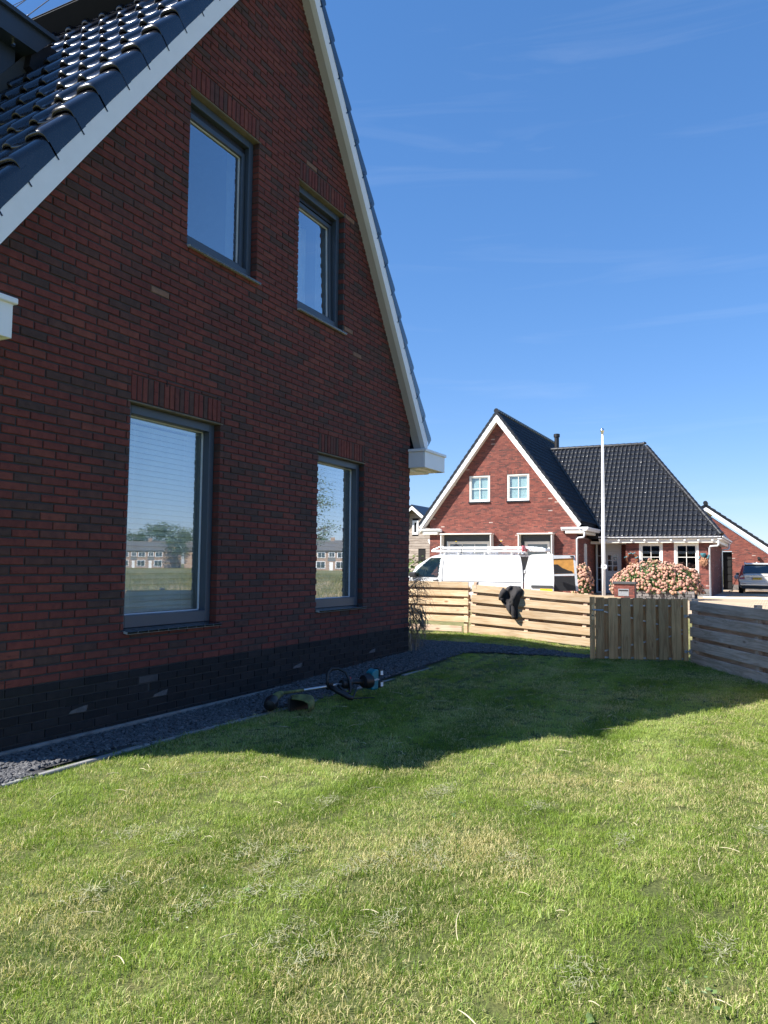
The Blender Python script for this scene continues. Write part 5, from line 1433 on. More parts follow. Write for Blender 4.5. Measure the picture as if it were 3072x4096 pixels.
far_window(Mh_, wS[0], wS[1], wS[2], wS[3], 1, 1, M_white, depth=.05, fw=.10, sash=.04, sill=False, parent=sh, inside=M_dark)
sp_ = thing('security_camera', 'small white camera on a bracket on the plank shed wall', 'camera', (sx_, 15.9, 3.0))
mb = MB(); mb.tube([(sx_-.02, 15.95, 3.02), (sx_-.25, 15.95, 3.02)], .03, 8); mb.build('bracket', M_white, sp_); mb = MB(); mb.tube([(sx_-.25, 15.97, 3.02), (sx_-.3, 15.80, 2.72)], [.07, .075], 10); mb.build('body', M_white, sp_)
# ================================================================== van
M_van = simple('white_car_paint', (0.52, 0.53, 0.535), 0.28, var=.02, coat=.6)
M_vanin = simple('grey_inner_metal', (.45, .47, .5), .4)
M_ply = simple('orange_ply', (.42, .20, .04), .7, var=.2)
M_plate = simple('yellow_plate', (.85, .52, .02), .4, var=.03)
M_tail = simple('tail_lamp_red', (.35, .01, .02), .15, coat=1)
M_trim = simple('dark_trim', (.03, .032, .035), .55)
VX, VY = 29.0, 4.13
van = thing('white_van', 'white panel van with a ladder on its roof rack and both rear doors standing open', 'van', (VX+.95, VY+2.4, GZ))
VM = Matrix(((0, 1, 0, VX), (1, 0, 0, VY), (0, 0, 1, GZ), (0, 0, 0, 1)))   # local x: rear to front, y: across, z: up
def interp(tab, z):
    for (z0, v0), (z1, v1) in zip(tab, tab[1:]):
        if z0 <= z <= z1: return v0+(v1-v0)*(z-z0)/(z1-z0)
    return tab[0][1] if z < tab[0][0] else tab[-1][1]
v_rear = [(.2, .06), (.5, .0), (1.0, .01), (1.4, .05), (1.7, .12), (1.80, .17), (1.87, .26)]
v_front = [(.2, 4.86), (.5, 4.95), (.75, 4.93), (.95, 4.86), (1.02, 4.80), (1.20, 4.62), (1.36, 4.55), (1.5, 4.33), (1.65, 4.08), (1.76, 3.90), (1.83, 3.72), (1.87, 3.50)]
v_in = [(.2, .05), (.4, .0), (.80, .0), (.95, .012), (1.3, .05), (1.6, .10), (1.74, .135), (1.82, .18), (1.87, .27)]
ZL = [.2, .4, .6, .78, .80, .90]+[.955+.05*i for i in range(16)]+[1.74, 1.76, 1.79, 1.82, 1.845, 1.86, 1.87]
VW = 1.88; NS = 98
mb = MB(); near = []; far = []
for z in ZL:
    a, b = interp(v_rear, z), interp(v_front, z); i_ = interp(v_in, z)
    i_ += .012 if z == .80 else 0
    near.append([(a+(b-a)*k/NS, i_+(.10*max(0, (k/NS-.86)/.14)**2), z) for k in range(NS+1)])
    far.append([(a+(b-a)*k/NS, VW-i_-(.10*max(0, (k/NS-.86)/.14)**2), z) for k in range(NS+1)])
DW = [(3.50, .95), (4.64, .95), (4.51, 1.13), (4.21, 1.43), (3.97, 1.64), (3.85, 1.71), (3.43, 1.725)]
def side_grid(G):
    w = len(G[0]); vs = [p for row in G for p in row]; fs = []
    for i in range(len(G)-1):
        for j in range(w-1):
            c = [G[i][j], G[i][j+1], G[i+1][j+1], G[i+1][j]]
            if not inpoly(sum(p[0] for p in c)/4, sum(p[2] for p in c)/4, DW): fs.append((i*w+j, i*w+j+1, (i+1)*w+j+1, (i+1)*w+j))
    mb.add(vs, fs, M=VM)
side_grid(near); side_grid(far)
mb.grid([near[-1], [(x, VW*.25, 1.885) for x, y, z in near[-1]], [(x, VW*.5, 1.892) for x, y, z in near[-1]], [(x, VW*.75, 1.885) for x, y, z in near[-1]], far[-1]], M=VM)
mb.grid([[near[k][-1], (near[k][-1][0]+.07, VW*.3, ZL[k]), (near[k][-1][0]+.07, VW*.7, ZL[k]), far[k][-1]] for k in range(len(ZL))], M=VM)
# rear frame round the open doorway
fr = [(ZL[k], near[k][0], far[k][0]) for k in range(len(ZL))]
mb.grid([[n_, (n_[0]+.03, n_[1]+.10, n_[2])] for z, n_, f_ in fr], M=VM); mb.grid([[(f_[0]+.03, f_[1]-.10, f_[2]), f_] for z, n_, f_ in fr], M=VM)
mb.box(.05, .2, .1, VW-.1, .2, .42, M=VM); mb.box(.2, .3, .25, VW-.25, 1.78, 1.87, M=VM)
body = mb.build('body', M_van, van, smooth=True, angle=35)
def side_pt(s_, z, off=0): return (s_, interp(v_in, z)-off, z)
def side_panel(name, poly, off, th, m, parent=None, sub=6):
    """thin slab following the near side of the van, poly in (along, height)"""
    bm = bmesh.new(); vs = [bm.verts.new((x, 0, z)) for x, z in poly]; bm.faces.new(vs)
    for z in ZL:
        bmesh.ops.bisect_plane(bm, geom=bm.verts[:]+bm.edges[:]+bm.faces[:], plane_co=(0, 0, z), plane_no=(0, 0, 1))
    for v in bm.verts: v.co.y = interp(v_in, v.co.z)-off
    r_ = bmesh.ops.extrude_face_region(bm, geom=bm.faces[:])
    for v in r_['geom']:
        if isinstance(v, bmesh.types.BMVert): v.co.y += th
    bmesh.ops.recalc_face_normals(bm, faces=bm.faces); bm.transform(VM)
    bmesh.ops.recalc_face_normals(bm, faces=bm.faces)
    me = bpy.data.meshes.new(name); bm.to_mesh(me); bm.free(); me.materials.append(m)
    return place(name, me, None, parent or van)
def rrect(x0, x1, z0, z1, r_, n_=4):
    p = []
    for cx, cz, a0 in ((x1-r_, z1-r_, 0), (x0+r_, z1-r_, 90), (x0+r_, z0+r_, 180), (x1-r_, z0+r_, 270)):
        for i in range(n_+1): a = R(a0+90*i/n_); p.append((cx+r_*math.cos(a), cz+r_*math.sin(a)))
    return p
side_panel('side_panel', rrect(.34, 3.22, .92, 1.72, .10), .010, .02, M_van)
# front door with its window
side_panel('door', [(3.36, .30), (4.45, .30), (4.66, .80), (4.64, .93), (3.47, .93), (3.40, 1.74), (3.30, 1.775), (3.34, 1.2)], .004, .01, M_van)
dwin = side_panel('door_glass', [(3.52, .955), (4.62, .955), (4.50, 1.12), (4.20, 1.42), (3.96, 1.63), (3.84, 1.70), (3.44, 1.715)], .006, .004, M_carglass)
side_panel('door_seal', [(3.50, .935), (4.66, .935), (4.50, 1.16), (4.20, 1.45), (3.96, 1.66), (3.85, 1.725), (3.42, 1.74), (3.44, 1.715), (3.84, 1.70), (3.96, 1.63), (4.20, 1.42), (4.50, 1.12), (4.62, .955), (3.52, .955)], .009, .006, M_black)
side_panel('seam', [(3.318, .2), (3.340, .2), (3.340, 1.2), (3.298, 1.775), (3.276, 1.775), (3.318, 1.2)], .0055, .004, M_trim)
side_panel('seam', [(.05, .785), (3.32, .795), (3.32, .81), (.05, .80)], .013, .004, M_trim)
side_panel('trim_strip', [(.02, .42), (4.4, .42), (4.4, .52), (.02, .52)], .018, .02, M_trim)
mb = MB(); mb.tube([(3.48, -.012, .84), (3.55, -.03, .825), (3.66, -.03, .82), (3.74, -.012, .835)], [.012, .022, .022, .012], 8, M=VM); mb.build('door_handle', M_trim, van, smooth=True)
mb = MB(); mb.box(4.40, 4.72, -.20, -.03, .93, 1.14, M=VM, ch=.05); mb.box(4.44, 4.6, -.06, .03, .93, 1.0, M=VM); mb.build('wing_mirror', M_black, van)
mb = MB(); mb.grid([[(4.58+.02, .16, 1.34), (4.66, VW*.5, 1.34), (4.60, VW-.16, 1.34)], [(3.86, .25, 1.79), (3.93, VW*.5, 1.79), (3.86, VW-.25, 1.79)]], M=VM); mb.build('windscreen', M_carglass, van)
for s_ in (.85, 4.0):
    for y_ in (.02, VW-.24):
        mb = MB(); Mx = VM @ Matrix.Translation((s_, y_, .31)) @ Matrix.Rotation(R(-90), 4, 'X')
        mb.lathe([(.19, 0), (.30, .01), (.315, .05), (.315, .17), (.30, .21), (.19, .22)], 24, M=Mx); w_ = mb.build('wheel', M_rubber, van, smooth=True, angle=40)
        mb = MB(); mb.lathe([(.06, -.004), (.18, .0), (.19, .03), (.15, .10)], 20, M=Mx); mb.build('rim', M_steel, w_)
mb = MB(); mb.box(.0, .06, .012, .14, .52, .80, M=VM, ch=.02); mb.build('tail_lamp', M_tail, van)
mb = MB(); mb.box(-.10, .1, .02, VW-.02, .25, .50, M=VM, ch=.03); mb.build('bumper', M_trim, van)
# seats, dashboard, bulkhead and load
mb = MB(); mb.box(3.52, 3.66, .3, .8, .7, 1.42, M=VM, ch=.05); mb.box(3.52, 4.0, .3, .8, .6, .78, M=VM, ch=.05); mb.box(3.54, 3.64, .42, .68, 1.44, 1.62, M=VM, ch=.04); mb.build('seat', M_trim, van)
mb = MB(); mb.box(4.35, 4.75, .15, VW-.15, .8, 1.02, M=VM, ch=.05); mb.tube([(4.24, .42+.18*math.cos(a), 1.08+.18*math.sin(a)) for a in [k*.5236 for k in range(13)]], .016, 6, M=VM); mb.build('dashboard', M_trim, van)
mb = MB(); mb.box(3.36, 3.40, .12, VW-.12, .3, 1.76, M=VM); mb.box(.1, 3.36, .1, VW-.1, .3, .34, M=VM); mb.build('bulkhead', M_vanin, van)
# rear doors
def van_door(name, hinge, d, w_, lab, near_):
    hx = Vector((hinge[0], hinge[1], GZ)); dv = Vector((d[0], d[1], 0)).normalized(); n_ = Vector((-dv.y, dv.x, 0))
    if n_.x > 0: n_ = -n_
    def P(a, z, o=0): return hx+dv*a+Vector((0, 0, z))+n_*o
    out_ = [(0.0, .50), (w_*.98, .50), (w_, .9), (w_*.97, 1.88), (w_*.90, 1.895), (.30, 1.86), (.19, 1.80), (.05, 1.3), (.0, .95)]
    rt_ = None
    if near_:
        mb = MB(); mb.prism([P(a, z) for a, z in out_], n_*-.045); rt_ = mb.build(name, M_van, van); rt_['label'] = lab
        def slab(nm, poly, o0, o1, m): 
            q = MB(); q.prism([P(a, z, o0) for a, z in poly], n_*(o1-o0)); return q.build(nm, m, rt_)
        slab('raised_panel', [(.25, 1.10), (w_*.95, 1.13), (w_*.95, 1.78), (.36, 1.74), (.29, 1.66)], .0, .010, M_van)
        slab('step_strip', rrect(.28, w_*.97, .60, .70, .03), .0, .03, M_trim)
        pl = slab('number_plate', [(.62, .46), (w_*.95, .46), (w_*.95, .575), (.62, .575)], .0, .012, M_plate)
        Mt = Matrix.Identity(4); X_ = -dv if (-dv).cross(Vector((0, 0, 1))).dot(n_) > 0 else dv
        for i in range(3): Mt[i][0] = X_[i]; Mt[i][1] = (0, 0, 1)[i]; Mt[i][2] = n_[i]
        Mt.translation = P(.82, .518, .013)
        lettering('517', .10, Mt, M_black, rt_)
        mb = MB(); mb.box(-.03, .02, -.03, .03, 1.14, 1.27, M=Matrix.Translation(P(.02, 0)), ch=.015); mb.build('hinge', M_van, rt_)
    else:
        mb = MB()
        for q in ([(0, .45), (.10, .45), (.10, 1.80), (0, 1.80)], [(w_-.10, .45), (w_, .45), (w_-.12, 1.86), (w_-.20, 1.84)], [(.10, 1.70), (w_-.155, 1.76), (w_-.13, 1.87), (.10, 1.86)], [(.10, 1.02), (w_-.12, 1.06), (w_-.12, 1.14), (.10, 1.09)]):
            mb.prism([P(a, z) for a, z in q], n_*-.05)
        rt_ = mb.build(name, M_vanin, van); rt_['label'] = lab
        q = MB(); q.prism([P(.10, 1.10, -.03), P(w_-.13, 1.145, -.03), P(w_-.17, 1.75, -.03), P(.10, 1.69, -.03)], n_*-.015); q.build('inner_panel', M_ply, rt_)
        q = MB(); q.prism([P(.10, .45, -.02), P(w_-.06, .45, -.02), P(w_-.11, 1.05, -.02), P(.10, 1.01, -.02)], n_*-.02); q.build('lower_panel', M_black, rt_)
        q = MB(); q.prism([P(.10, 1.13, .0), P(w_-.22, 1.15, .0), P(w_-.25, 1.24, .0), P(w_-.32, 1.25, .0), P(w_-.38, 1.24, 0), P(.10, 1.22, .0)], n_*-.02)
        q.prism([P(.2, 1.24, -.005), P(w_-.35, 1.25, -.005), P(w_-.62, 1.36, -.005), P(w_-.8, 1.50, -.005), P(.2, 1.5, -.005)], n_*-.02); q.build('tool_shelf', M_black, rt_)
        q = MB(); q.box(-.05, .05, -.05, .05, 1.80, 1.85, M=Matrix.Translation(P(w_-.25, 0, .02))); q.build('lock', M_black, rt_)
    return rt_
van_door('rear_door', (VX+.03, VY-.04), (-.05, -1), 1.16, 'white outer side of the open rear door', True)
van_door('rear_door', (VX+1.85, VY-.02), (.25, -1), 1.62, 'dark inner side of the other open rear door', False)
# roof bars and ladder
M_aluw = simple('bright_aluminium', (.82, .83, .84), .35, .25)
mb = MB()
for s_ in (.5, 1.6, 2.7, 3.3):
    mb.box(s_-.03, s_+.03, .12, VW-.12, 1.94, 1.975, M=VM, ch=.008)
    for y_ in (.22, VW-.22): mb.box(s_-.05, s_+.05, y_-.03, y_+.03, 1.86, 1.945, M=VM, ch=.01)
mb.box(.3, 3.55, .20, .235, 1.885, 1.91, M=VM); mb.build('roof_rack', M_aluw, van)
ld = thing('ladder', 'long aluminium ladder lying on the roof rack of the white van', 'ladder', (VX+.5, VY+2, GZ+2.02))
mb = MB()
for (y_, z) in ((.16, 2.00), (.62, 2.00), (.30, 2.13), (.76, 2.13)):
    mb.box(-.35 if z > 2.05 else .05, 3.86 if z < 2.05 else 3.45, y_-.015, y_+.015, z-.045, z+.04, M=VM, ch=.004); 
mb.tube([(3.86, .30, 2.05), (3.7, .30, 2.10), (3.55, .30, 2.165), (3.40, .30, 2.17)], .022, 8, M=VM)
mb.build('rail', M_aluw, ld)
rg = MB(); rg.tube([(0, 0, 0), (0, .46, 0)], .016, 8, M=VM.to_3x3().to_4x4()); rme = rg.mesh('rung', M_aluw)
for i in range(14):
    for (y_, z, o_) in ((.16, 2.0, .2), (.30, 2.13, -.1)):
        place('rung', rme, Matrix.Translation(VM @ Vector((o_+i*.26, y_, z))), ld)
mb = MB(); mb.box(.0, .10, .10, .85, 1.98, 2.20, M=VM, ch=.03); mb.build('clamp', simple('clamp_red', (.55, .12, .14), .5), ld)
mb = MB(); mb.box(-.75, .0, .5, 1.2, 1.97, 2.10, M=VM, ch=.02); mb.box(-.62, -.1, .55, .8, 2.10, 2.15, M=VM, ch=.02); mb.build('folded_end', M_aluw, ld)
for s_ in (1.05, 2.95):
    mb = MB(); mb.tube([(s_, .55, 1.97), (s_, .55, 2.38)], .009, 6, M=VM); mb.tube([(s_+.16, .55, 2.17), (s_, .55, 2.25), (s_-.16, .55, 2.17)], [.02, .05, .02], 6, M=VM); o = mb.build('strap_pad', M_black, ld)
    mb = MB(); mb.tube([(s_-.03, .55, 2.39), (s_+.03, .55, 2.39)], .014, 6, M=VM); mb.build('strap_buckle', M_plate, ld)
mb = MB(); mb.tube([(2.55, .13, 1.90), (2.55, .12, 2.02), (2.55, .22, 2.20)], .010, 5, M=VM); mb.build('strap', M_black, ld)

# ================================================================== silver estate car
M_silver = simple('silver_paint', (.64, .62, .57), .3, .25, var=.03, coat=.5)
CX, CY = 49.6, -3.45
car = thing('silver_car', 'silver family car seen from behind, parked in front of the brick garage', 'car', (CX+2.4, CY, GZ))
CM = Matrix(((1, 0, 0, CX), (0, 1, 0, CY), (0, 0, 1, GZ), (0, 0, 0, 1)))
st_ = [  # x, bottom z, half width low, mid, belt z, belt half, roof half, roof z
    (.00, .46, .86, .93, .98, .84, .70, 1.06), (.04, .36, .90, .965, 1.02, .88, .72, 1.10), (.14, .30, .93, .985, 1.05, .90, .72, 1.16), (.40, .28, .95, 1.0, 1.08, .91, .66, 1.66), (.62, .28, .95, 1.0, 1.08, .915, .66, 1.715),
    (1.4, .28, .95, 1.0, 1.07, .92, .68, 1.745), (2.4, .28, .95, 1.0, 1.06, .92, .68, 1.74), (2.9, .28, .95, 1.0, 1.05, .92, .67, 1.66), (3.5, .28, .95, 1.0, 1.04, .91, .70, 1.16), (4.3, .28, .93, .985, .98, .88, .68, 1.05), (4.75, .30, .88, .93, .88, .80, .60, .92), (4.95, .36, .74, .80, .78, .68, .5, .82)]
mb = MB(); P = []
for (x, zb, wl, wm_, zbelt, wbt, wr, zr_) in st_:
    half = [(0, zb), (wl*.85, zb), (wl, zb+.12), (wm_, .72), (wm_*.985, zbelt-.10), (wbt, zbelt), (wr+(wbt-wr)*.3, zbelt+(zr_-zbelt)*.62), (wr, zr_-.07), (wr-.12, zr_-.012), (0, zr_)]
    P.append([(x, y, z) for y, z in half]+[(x, -y, z) for y, z in half[::-1][1:]])
mb.grid(P, M=CM); mb.add(P[0], [tuple(range(len(P[0])))], M=CM); mb.add(P[-1], [tuple(range(len(P[-1])))[::-1]], M=CM)
cb = mb.build('body', M_silver, car, smooth=True, angle=38)
def cslab(nm, pts, th, m, parent=None):
    q = MB(); q.prism(pts, th, M=CM); return q.build(nm, m, parent or car)
cslab('rear_window', [(.118, -.70, 1.16), (.118, .70, 1.16), (.40, .62, 1.64), (.40, -.62, 1.64)], (-.02, 0, .012), M_carglassd)
cslab('window_backing', [(.16, -.70, 1.15), (.16, .70, 1.15), (.42, .60, 1.62), (.42, -.60, 1.62)], (.004, 0, 0), M_dark)
cslab('spoiler', [(.30, -.64, 1.67), (.30, .64, 1.67), (.55, .64, 1.72), (.55, -.64, 1.72)], (0, 0, .035), M_silver)
for s_ in (1, -1):
    cslab('tail_lamp', [(-.005, s_*.62, .80), (-.005, s_*.90, .82), (.05, s_*.93, 1.05), (.04, s_*.70, 1.06), (-.01, s_*.64, .98)], (-.015, 0, 0), M_tail)
    cslab('tail_lamp', [(.06, s_*.70, 1.06), (.10, s_*.90, 1.06), (.36, s_*.72, 1.62), (.36, s_*.66, 1.62), (.13, s_*.73, 1.18)], (-.02, 0, .01), M_tail)
    cslab('side_window', [(.55, s_*.905, 1.13), (3.0, s_*.92, 1.11), (2.7, s_*.77, 1.60), (.75, s_*.73, 1.64)], (0, s_*.02, 0), M_carglassd)
    mb = MB(); mb.tube([(.45, s_*.64, 1.74), (.7, s_*.64, 1.79), (2.3, s_*.64, 1.80), (2.5, s_*.64, 1.75)], .018, 6, M=CM); mb.build('roof_rail', M_steel, car)
    mb = MB(); mb.box(2.75, 2.95, s_*1.02 if s_ > 0 else -1.22, 1.22 if s_ > 0 else -1.02, 1.02, 1.18, M=CM, ch=.05); mb.build('wing_mirror', M_trim, car)
    for x in (.95, 3.93):
        Mx = CM @ Matrix.Translation((x, s_*.99, .37)) @ Matrix.Rotation(R(90*s_), 4, 'X')
        mb = MB(); mb.lathe([(.24, 0), (.35, .005), (.37, .04), (.37, .22), (.35, .25), (.24, .26)], 24, M=Mx); w_ = mb.build('wheel', M_rubber, car, smooth=True, angle=40)
        mb = MB(); mb.lathe([(.05, -.006), (.22, -.002), (.24, .03), (.2, .1)], 20, M=Mx); mb.build('rim', M_steel, w_)
    cslab('reflector', [(-.045, s_*.55, .545), (-.045, s_*.80, .555), (-.045, s_*.80, .575), (-.045, s_*.55, .565)], (-.006, 0, 0), M_tail)
mb = MB(); mb.box(-.05, .12, -.90, .90, .44, .70, M=CM, ch=.04); bp = mb.build('bumper', M_silver, car)
mb = MB(); mb.box(-.055, .1, -.86, .86, .47, .53, M=CM, ch=.012); mb.build('chrome_strip', M_chrome, bp)
mb = MB(); mb.box(-.03, .2, -.80, .80, .26, .45, M=CM, ch=.03); mb.build('diffuser', M_trim, car)
mb = MB(); mb.box(-.012, .02, -.60, .60, .985, 1.005, M=CM); mb.build('tailgate_crease', M_chrome, car)
pl = MB(); pl.box(-.03, -.012, -.26, .26, .80, .915, M=CM); po = pl.build('number_plate', M_plate, car)
q = MB(); q.box(-.0325, -.0295, .215, .26, .80, .915, M=CM); q.build('plate_band', simple('plate_blue', (.02, .06, .35), .5), po)
def face_mx(x, y, z):   # text facing -x, reading from +y to -y
    return CM @ Matrix(((0, 0, -1, x), (-1, 0, 0, y), (0, 1, 0, z), (0, 0, 0, 1)))
lettering('K-935-ZP', .095, face_mx(-.0325, -.022, .857), M_black, po)
for i, ch in enumerate('VOLVO'): lettering(ch, .05, face_mx(-.006, .27-.135*i, 1.035), M_trim, car)
lettering('XC 90', .06, face_mx(-.008, .46, .93), M_trim, car)
mb = MB(); mb.lathe([(.05, 0), (.03, .05), (.008, .08)], 8, M=CM @ Matrix.Translation((.75, 0, 1.73))); mb.build('roof_aerial', M_white, car)

# ================================================================== flagpole, letterbox, planter, hydrangeas
fp = thing('flagpole', 'tall white flagpole with a silver ball, standing before the front door', 'flagpole', (33, 1.9, GZ))
mb = MB(); mb.tube([(33, 1.9, GZ), (33, 1.9, 2.4), (33, 1.9, 5.0), (33, 1.9, 6.86)], [.075, .07, .055, .038], 16); mb.build('pole', M_white, fp, smooth=True)
mb = MB(); mb.lathe([(.02, 6.85), (.06, 6.87), (.04, 6.92), (.075, 6.97), (.088, 7.03), (.07, 7.09), (.03, 7.12)], 14, M=Matrix.Translation((33, 1.9, 0))); mb.build('ball', M_chrome, fp, smooth=True)
mb = MB(); mb.tube([(32.93, 1.84, 6.8), (32.91, 1.82, 4), (32.91, 1.82, 1.5)], .006, 5)
for j in range(3): mb.tube([(32.9, 1.86+.11*math.cos(a), 1.30+.03*j+.07*math.sin(a)) for a in [k*.4 for k in range(17)]], .008, 5)
mb.build('halyard', M_white, fp)
lb = thing('letterbox_pillar', 'low brick pillar with dark cap and a grey letterbox slot beside the hydrangeas', 'letterbox', (34.5, 1.3, GZ))
Ml = face_frame((34.3, 1.72, GZ), (0, -1, 0))
mb = MB(); mb.box(.0, .84, .012, .5, 0, .70, M=Ml); mb.build('core', M_mortarn, lb)
bmh = {}
for (u, l_, z, h) in course_bricks(11, 0.0, lambda k, lo, hi: clip_iv((0, .84), [(.16, .62)] if .18 < lo < .48 else []), rn):
    q = MB(); q.box(0, l_, 0, .08, 0, h, ch=.003, tone=rn.random()*.9); q.build('brick', M_brickn, lb, M=Ml @ Matrix.Translation((u, 0, z)))
mb = MB(); mb.box(-.06, .90, -.05, .56, .70, .80, M=Ml, ch=.012); mb.build('cap', simple('cap_stone', (.05, .055, .06), .7), lb)
mb = MB(); mb.box(.17, .61, -.012, .05, .20, .50, M=Ml, ch=.008); lo_ = mb.build('letterbox', M_steel, lb)
mb = MB(); mb.box(.20, .58, -.016, -.010, .40, .46, M=Ml); mb.build('slot', M_black, lo_)
pln = thing('planter_wall', 'low grey block planter wall under the large hydrangea', 'wall', (36.4, 0, GZ))
Mpl = face_frame((36.4, 1.3, GZ), (0, -1, 0))
k = 0
for r_ in range(3):
    x = -.14*(r_ % 2)
    while x < 2.6:
        a, b = max(0, x), min(2.6, x+.28)
        if b-a > .05:
            q = MB(); q.box(.006, b-a-.006, rn.uniform(0, .012), .14, .005, .125, ch=.008, tone=rn.random()); q.build('block', M_plinthn, pln, M=Mpl @ Matrix.Translation((a, 0, r_*.13)))
        x += .29
mb = MB(); mb.box(.02, 2.58, .05, 1.6, .0, .36, M=Mpl); mb.build('soil', M_bed, pln)
M_flow = simple('pink_blossom', (.40, .215, .155), .85, var=.4, vscale=9)
M_flow2 = simple('faded_blossom', (.42, .25, .15), .85, var=.4, vscale=9)
M_hleaf = simple('hydrangea_leaf', (.075, .125, .03), .5, var=.5, vscale=4)
def flower_mesh(rng, m, r_=.075):
    bm = bmesh.new(); bmesh.ops.create_icosphere(bm, subdivisions=2, radius=r_)
    for v in bm.verts:
        v.co *= 1+.30*noise.noise(v.co*46+Vector((rng.random()*9, 0, 0))); v.co.z *= .8
    me = bpy.data.meshes.new('flower_head'); bm.to_mesh(me); bm.free(); me.materials.append(m); return me
rh = random.Random(31)
FM = [flower_mesh(rh, M_flow) for i in range(4)]+[flower_mesh(rh, M_flow2) for i in range(2)]
def bush(name, label, c, rad, nflow, nleaf, size=1.0, limit=300, cover=.75):
    t = thing(name, label, 'hydrangea', (c[0], c[1], c[2]), 'hydrangea bushes')
    C_ = Vector(c); n_ = 0
    lf = MB()
    def surf():
        while True:
            d = Vector((rh.gauss(0, 1), rh.gauss(0, 1), abs(rh.gauss(0, .8))+.02)).normalized()
            if d.x < .45: break
        k_ = 1+.16*noise.noise(d*2.1+C_)
        zz = abs(d.z)**.72
        return d, Vector((d.x*rad[0], d.y*rad[1], zz*rad[2]))*k_
    rest = MB()
    for i in range(nflow):
        d, p = surf(); q = C_+p*rh.uniform(.93, 1.05)
        if noise.noise(q*1.7) > cover-.45 and rh.random() < .75: continue
        me = rh.choice(FM); s_ = rh.uniform(.5, 1.05)*size
        M = Matrix.Translation(q) @ d.to_track_quat('Z', 'Y').to_matrix().to_4x4() @ Matrix.Rotation(rh.uniform(0, 6), 4, 'Z') @ Matrix.Scale(s_, 4)
        if n_ < limit: place('flower_head', me, M, t); n_ += 1
        else: rest.add([tuple(v.co) for v in me.vertices], [tuple(pp.vertices) for pp in me.polygons], M=M)
    if rest.v: kind(rest.build('flower_heads', M_flow, t, normals=False), 'stuff')
    for i in range(nleaf):
        d, p = surf(); q = C_+p*rh.uniform(.80, 1.04); a = rh.uniform(0, 6.28)
        M = Matrix.Translation(q) @ (d+Vector((rh.gauss(0, .5), rh.gauss(0, .5), rh.gauss(.2, .4)))).normalized().to_track_quat('Z', 'Y').to_matrix().to_4x4() @ Matrix.Rotation(a, 4, 'Z')
        l_ = rh.uniform(.06, .11)*size; w = l_*.6
        lf.add([(0, 0, 0), (l_*.4, w*.5, .012), (l_, 0, -.01), (l_*.4, -w*.5, .012)], [(0, 1, 2, 3)], M=M)
    kind(lf.build('foliage', M_hleaf, t, normals=False), 'stuff')
    core = MB()
    P = []
    for i in range(7):
        e = i/6*math.pi/2; P.append([(C_.x+math.cos(e)*rad[0]*.78*math.cos(a), C_.y+math.cos(e)*rad[1]*.8*math.sin(a), C_.z+math.sin(e)*rad[2]*.78) for a in [k*2*math.pi/14 for k in range(15)]])
    core.grid(P); core.build('inner_growth', M_hleaf, t)
    st2 = MB()
    for i in range(10): st2.tube([(C_.x+rh.uniform(-.2, .2)*rad[0], C_.y+rh.uniform(-.6, .6)*rad[1], GZ), (C_.x+rh.uniform(-.5, .3)*rad[0], C_.y+rh.uniform(-.8, .8)*rad[1], C_.z+.4*rad[2])], .012, 4)
    st2.build('stem', M_twig, t)
    return t
bush('hydrangea', 'large pink hydrangea dome above the grey block planter before the windows', (37.3, .42, .10), (1.05, 1.98, 1.46), 1000, 4200)
bush('hydrangea', 'smaller hydrangea with yellowing leaves beside the open van door', (38.6, 4.02, GZ), (.55, .50, 1.52), 280, 800, 1.0, 300, .95)

